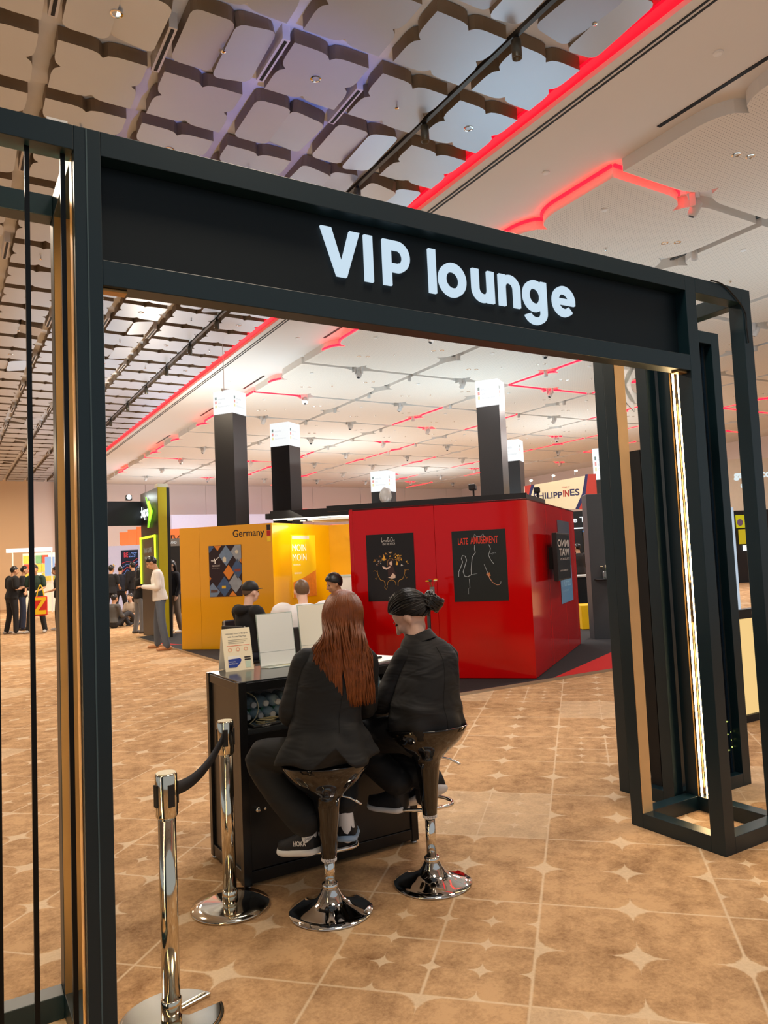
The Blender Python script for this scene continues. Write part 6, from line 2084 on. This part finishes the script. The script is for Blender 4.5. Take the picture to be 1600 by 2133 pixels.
# --- woman with long brown hair (left stool)
w1 = empty('person', (1.464, 3.041, 0), radians(-23.5), 'woman with long auburn hair in a charcoal blazer, seated on the lower stool from behind', 'person')
hc1 = Vector((0.108, 0.10, 1.245))
R1 = Matrix.Rotation(radians(-14), 3, 'Z') @ Matrix.Rotation(radians(-14), 3, 'X') @ Matrix.Rotation(radians(6), 3, 'Y')
SK0 = skin(0)
b_ = MB()
b_.tube([(0, 0.02, 0.68), (0.01, 0.01, 0.85), (0.05, 0.03, 1.02), (0.085, 0.06, 1.12)], [(0.13, 0.10), (0.105, 0.085), (0.12, 0.085), (0.10, 0.065)], 14, smooth=3, up=(1, 0, 0))
b_.tube([(0.085, 0.06, 1.11), (0.095, 0.075, 1.17), (0.103, 0.085, 1.22)], [0.06, 0.048, 0.046], 12)
head_shapes(b_, hc1, R1, 0.98)
LA = [Vector((-0.075, 0.05, 1.075)), Vector((-0.150, 0.045, 0.85)), Vector((-0.06, 0.31, 0.80))]
RA = [Vector((0.205, 0.06, 1.065)), Vector((0.205, 0.12, 0.85)), Vector((0.17, 0.36, 0.79))]
for A, sd in ((LA, 1), (RA, -1)):
    b_.tube([Vector((0.08, 0.05, 1.09)).lerp(A[0], 0.6), A[0], A[1], A[2]], [0.042, 0.038, 0.030, 0.023], 10, smooth=2)
    hand_shapes(b_, A[2], (A[2] - A[1]), (0, 0, -1), sd, 0.92, 0.6)
LL = [Vector((-0.09, 0.03, 0.665)), Vector((-0.295, 0.155, 0.640)), Vector((-0.085, 0.045, 0.350))]
RL = [Vector((0.09, 0.04, 0.665)), Vector((0.11, 0.34, 0.62)), Vector((0.085, 0.11, 0.360))]
for A in (LL, RL):
    b_.tube(A, [0.065, 0.048, 0.028], 10)
    b_.tube([A[2], A[2] + Vector((0.0, 0.0, -0.05))], [0.028, 0.026], 10)
b_.build('body', SK0, w1, True, remesh=0.009, relax=3)
face_parts(hc1, R1, w1, 0.98)
jacket_body([(0.005, 0.0, 0.664, 0.226, 0.208), (0.005, 0.0, 0.71, 0.206, 0.182), (0.01, 0.01, 0.785, 0.172, 0.146), (0.02, 0.015, 0.86, 0.156, 0.118), (0.045, 0.025, 0.98, 0.166, 0.118), (0.068, 0.04, 1.07, 0.168, 0.108), (0.082, 0.052, 1.135, 0.135, 0.086), (0.092, 0.062, 1.185, 0.062, 0.055)],
            2.0, SUIT, w1, notch=-pi / 2 + 0.10)
sl = MB()
for A in (LA, RA):
    sl.tube([Vector((0.08, 0.05, 1.09)).lerp(A[0], 0.72), A[0] + Vector((0, 0, 0.004)), A[0].lerp(A[1], 0.5), A[1], A[1].lerp(A[2], 0.5), A[2] - (A[2] - A[1]) * 0.08], [0.052, 0.058, 0.056, 0.052, 0.047, 0.040], 20, smooth=4)
sl.build('sleeves', SUIT, w1, True, remesh=0.009, relax=2)
tr_ = MB()
tr_.tube([(0, 0.02, 0.74), (0, 0.03, 0.65)], [(0.155, 0.125), (0.165, 0.135)], 18, up=(1, 0, 0))
tr_.tube([LL[0], LL[0].lerp(LL[1], 0.5) + Vector((0, 0, 0.012)), LL[1], LL[1].lerp(LL[2], 0.5) + Vector((-0.012, 0, 0)), LL[2] + Vector((-0.012, 0, 0.038))], [0.082, 0.076, 0.068, 0.072, 0.080], 20, smooth=4)
tr_.tube([RL[0], RL[1], RL[1].lerp(RL[2], 0.5), RL[2] + Vector((0, 0.01, 0.06))], [0.092, 0.076, 0.068, 0.06], 18, smooth=4)
tr_.build('trousers', SUIT, w1, True, remesh=0.010, relax=2)
for A, dx in ((LL, -0.006), (RL, 0.0)):
    MB().tube([A[2] + Vector((0, 0, 0.022)), A[2] + Vector((0.004, 0, -0.03)), A[2] + Vector((0.008 + dx, 0.008, -0.085))], [0.036, 0.036, 0.036], 16, smooth=3).build('sock', SOCK, w1, True)
# printed words on the left sock
SM = plane_M(tuple(LL[2] + Vector((-0.018, -0.0405, -0.055))), (1, 0.0, 0.12), (0, -1, 0))
for k, wrd in enumerate(('cute', 'pups')):
    text('sock_lettering', wrd, SM, 0.0, 0.026 - 0.018 * k, 0.036, 0.040 - 0.018 * k, mat('sock_ink', (60, 74, 96), 0.7, var=0), w1, 0.0015)
sneaker(w1, (-0.045, 0.012, 0.240), (-0.215, 0.165, 0.196), (0.15, 0.0, 1), SHOEB, SOLE, text_='HOKA')
sneaker(w1, (0.085, 0.075, 0.255), (0.11, 0.315, 0.225), (0, 0, 1), SHOEB, mat('sole_blue', (170, 196, 222), 0.5), text_=None)
AUB = mat('hair_auburn', (124, 66, 28), 0.42, var=0.6, scale=26, spec=0.45)
hair_cap(hc1, R1, AUB, w1, 1.06, grow=1.16, t=-0.05)


def fall1(p, az, rg):
    side_ = (az - pi) / 2.35           # -1 .. 1 across the back
    end = 0.885 + 0.20 * rg.random() ** 1.6 + 0.06 * max(0, -side_)
    x = 0.095 + 0.122 * side_ + 0.014 * (rg.random() - 0.5)
    out = []
    for k in range(1, 6):
        t = k / 5
        z = p.z + (end - p.z) * t
        back = -0.055 - 0.035 * t + 0.06 * abs(side_) ** 2 + 0.012 * rg.random() - 0.02 * sin(pi * t)
        out.append(Vector((p.x + (x + 0.02 * t * (-1 if side_ < 0 else 0.6) - p.x) * min(1, t * 1.2) + 0.003 * sin(9 * t + az * 20), back + (p.y - back) * (1 - min(1, t * 2.2)), z)))
    return out


strand_hair(w1, hc1, R1, AUB, 950, 4, fall1, 1.11, 0.0044)

# --- woman with black bun (right stool)
w2 = empty('person', (1.984, 3.009, 0), radians(4), 'woman with a black hair bun in a black jacket on the higher stool, looking down', 'person')
DZ = 0.0
hc2 = Vector((0.062, 0.165, 1.235))
R2 = Matrix.Rotation(radians(38), 3, 'Z') @ Matrix.Rotation(radians(-38), 3, 'X')
b_ = MB()
b_.tube([(0, 0.02, 0.72), (0.0, 0.02, 0.86), (0.05, 0.05, 1.0), (0.068, 0.08, 1.10)], [(0.12, 0.095), (0.10, 0.08), (0.09, 0.075), (0.075, 0.055)], 14, smooth=3, up=(1, 0, 0))
b_.tube([(0.05, 0.08, 1.09), (0.055, 0.115, 1.155), (0.062, 0.145, 1.205)], [0.056, 0.045, 0.044], 12)
head_shapes(b_, hc2, R2, 0.98)
LA = [Vector((-0.035, 0.085, 1.035)), Vector((-0.145, 0.13, 0.845)), Vector((-0.08, 0.36, 0.795))]
RA = [Vector((0.195, 0.06, 1.025)), Vector((0.215, 0.12, 0.84)), Vector((0.12, 0.36, 0.795))]
for A, sd in ((LA, 1), (RA, -1)):
    b_.tube([Vector((0.05, 0.07, 1.05)).lerp(A[0], 0.6), A[0], A[1], A[2]], [0.036, 0.038, 0.030, 0.023], 10, smooth=2)
    hand_shapes(b_, A[2], (A[2] - A[1]), (0, 0, -1), sd, 0.92, 0.6)
LL = [Vector((-0.09, 0.03, 0.70)), Vector((-0.17, 0.36, 0.63)), Vector((-0.075, 0.13, 0.415))]
RL = [Vector((0.09, 0.03, 0.70)), Vector((0.02, 0.37, 0.63)), Vector((0.045, 0.10, 0.43))]
for A in (LL, RL):
    b_.tube(A, [0.065, 0.048, 0.028], 10)
    b_.tube([A[2], A[2] + Vector((0.0, 0.0, -0.05))], [0.028, 0.026], 10)
b_.build('body', skin(3), w2, True, remesh=0.009, relax=3)
face_parts(hc2, R2, w2, 0.98)
jacket_body([(0.0, 0.0, 0.695, 0.172, 0.150), (0.0, -0.003, 0.735, 0.190, 0.160), (0.0, 0.0, 0.79, 0.186, 0.156), (0.01, 0.01, 0.86, 0.174, 0.142), (0.045, 0.03, 0.96, 0.162, 0.134), (0.070, 0.052, 1.045, 0.146, 0.118), (0.068, 0.078, 1.11, 0.115, 0.088), (0.062, 0.10, 1.150, 0.066, 0.06)],
            5.0, SUIT2, w2, amp=0.009)
sl = MB()
for A in (LA, RA):
    sl.tube([Vector((0.05, 0.07, 1.06)).lerp(A[0], 0.72), A[0] + Vector((0, 0, 0.004)), A[0].lerp(A[1], 0.5), A[1], A[1].lerp(A[2], 0.5), A[2] - (A[2] - A[1]) * 0.08], [0.055, 0.064, 0.062, 0.058, 0.050, 0.042], 20, smooth=4)
sl.build('sleeves', SUIT2, w2, True, remesh=0.009, relax=2)
# stand-up collar
co = []
for (z, k) in ((1.10, 1.30), (1.130, 1.08), (1.150, 0.98), (1.148, 1.06), (1.112, 1.42)):
    co.append([(0.056 + 0.066 * k * cos(a), 0.105 + 0.064 * k * sin(a) + 0.3 * (z - 1.13), z - 0.020 * sin(a) + 0.016 * cos(a)) for a in [2 * pi * q / 28 for q in range(28)]])
MB().loft(co, cap=False).build('collar', SUIT2, w2, True)
tr_ = MB()
tr_.tube([(0, 0.02, 0.78), (0, 0.03, 0.70)], [(0.155, 0.125), (0.165, 0.135)], 18, up=(1, 0, 0))
for A in (LL, RL):
    tr_.tube([A[0], A[1], A[1].lerp(A[2], 0.5), A[2] + Vector((0, 0.012, 0.03))], [0.092, 0.078, 0.074, 0.07], 18, smooth=4)
tr_.build('trousers', SUIT2, w2, True, remesh=0.010, relax=2)
for A in (LL, RL):
    MB().tube([A[2] + Vector((0, 0, 0.02)), A[2] + Vector((0, 0.0, -0.07))], [0.040, 0.042], 14).build('sock', BLK, w2, True)
sneaker(w2, (-0.075, 0.095, 0.315), (-0.12, 0.325, 0.29), (0, 0, 1), SHOEB, SOLE)
sneaker(w2, (0.105, 0.02, 0.395), (0.045, 0.215, 0.285), (0.2, 0.4, 1), SHOEB, SOLE)
hair_cap(hc2, R2, HAIRB, w2, 1.02, grow=1.11, t=-0.036)
bun_c = hc2 + R2 @ Vector((0.02, -0.125, -0.016))


# strands combed from the hairline straight back into the bun
sw = MB()
rg = random.Random(9)
cap_c = hc2 + R2 @ Vector((0, -0.012, 0.028)) * 1.02
ax3 = Vector((0.074, 0.092, 0.092)) * 1.12 * 1.02
bdir = Vector((0.18, -1.0, -0.30)).normalized()
made = 0
while made < 420:
    d0 = Vector((rg.gauss(0, 1), rg.gauss(0, 1), rg.gauss(0, 1))).normalized()
    p0_ = Vector((d0.x * ax3.x, d0.y * ax3.y, d0.z * ax3.z))
    h_ = p0_.z - 0.9 * p0_.y
    if h_ < -0.034 or (h_ > 0.0 and rg.random() < 0.75):
        continue
    made += 1
    lift = 0.99 + 0.035 * rg.random()
    pts = []
    for j in range(8):
        t_ = j / 7
        dd_ = d0.slerp(bdir, t_, Vector((0, 0, 1))) if d0.dot(bdir) > -0.98 else d0.lerp(bdir, t_).normalized()
        pts.append(cap_c + R2 @ Vector((dd_.x * ax3.x, dd_.y * ax3.y, dd_.z * ax3.z)) * (lift + 0.03 * sin(pi * t_)))
    pts.append(bun_c + Vector(((rg.random() - 0.5) * 0.03, (rg.random() - 0.5) * 0.03, (rg.random() - 0.5) * 0.03)))
    sw.tube(pts, [(0.0012, 0.001)] + [(0.0036, 0.0016)] * 7 + [(0.0014, 0.001)], 5, rounded=False, smooth=2)
sw.build('hair', HAIRB, w2, True)
bn = MB()
rg = random.Random(2)
ax = (R2 @ Vector((0.25, -1, 0.25))).normalized()
e1 = ax.orthogonal().normalized()
e2 = ax.cross(e1)
for k in range(110):
    r0 = 0.030 + 0.022 * rg.random()
    a0 = rg.random() * 2 * pi
    zt = (rg.random() - 0.5) * 0.04
    bn.tube([bun_c + e1 * (r0 * cos(a0 + t_ * 0.55)) + e2 * (r0 * sin(a0 + t_ * 0.55)) + ax * (zt + 0.004 * t_ * (rg.random() - 0.3)) for t_ in range(13)], [0.0016] + [0.0046] * 11 + [0.0016], 6, smooth=2)
bn.ell(bun_c, (0.040, 0.040, 0.040), 14, 10)
bn.build('hair_bun', HAIRB, w2, True)
hp2 = hc2 + R2 @ Vector((-0.084, -0.03, 0.03))
MB().tube([hp2, hp2 + R2 @ Vector((0.004, -0.03, -0.03))], [0.0018, 0.0018], 6).build('hair_pin', CHROME, w2)
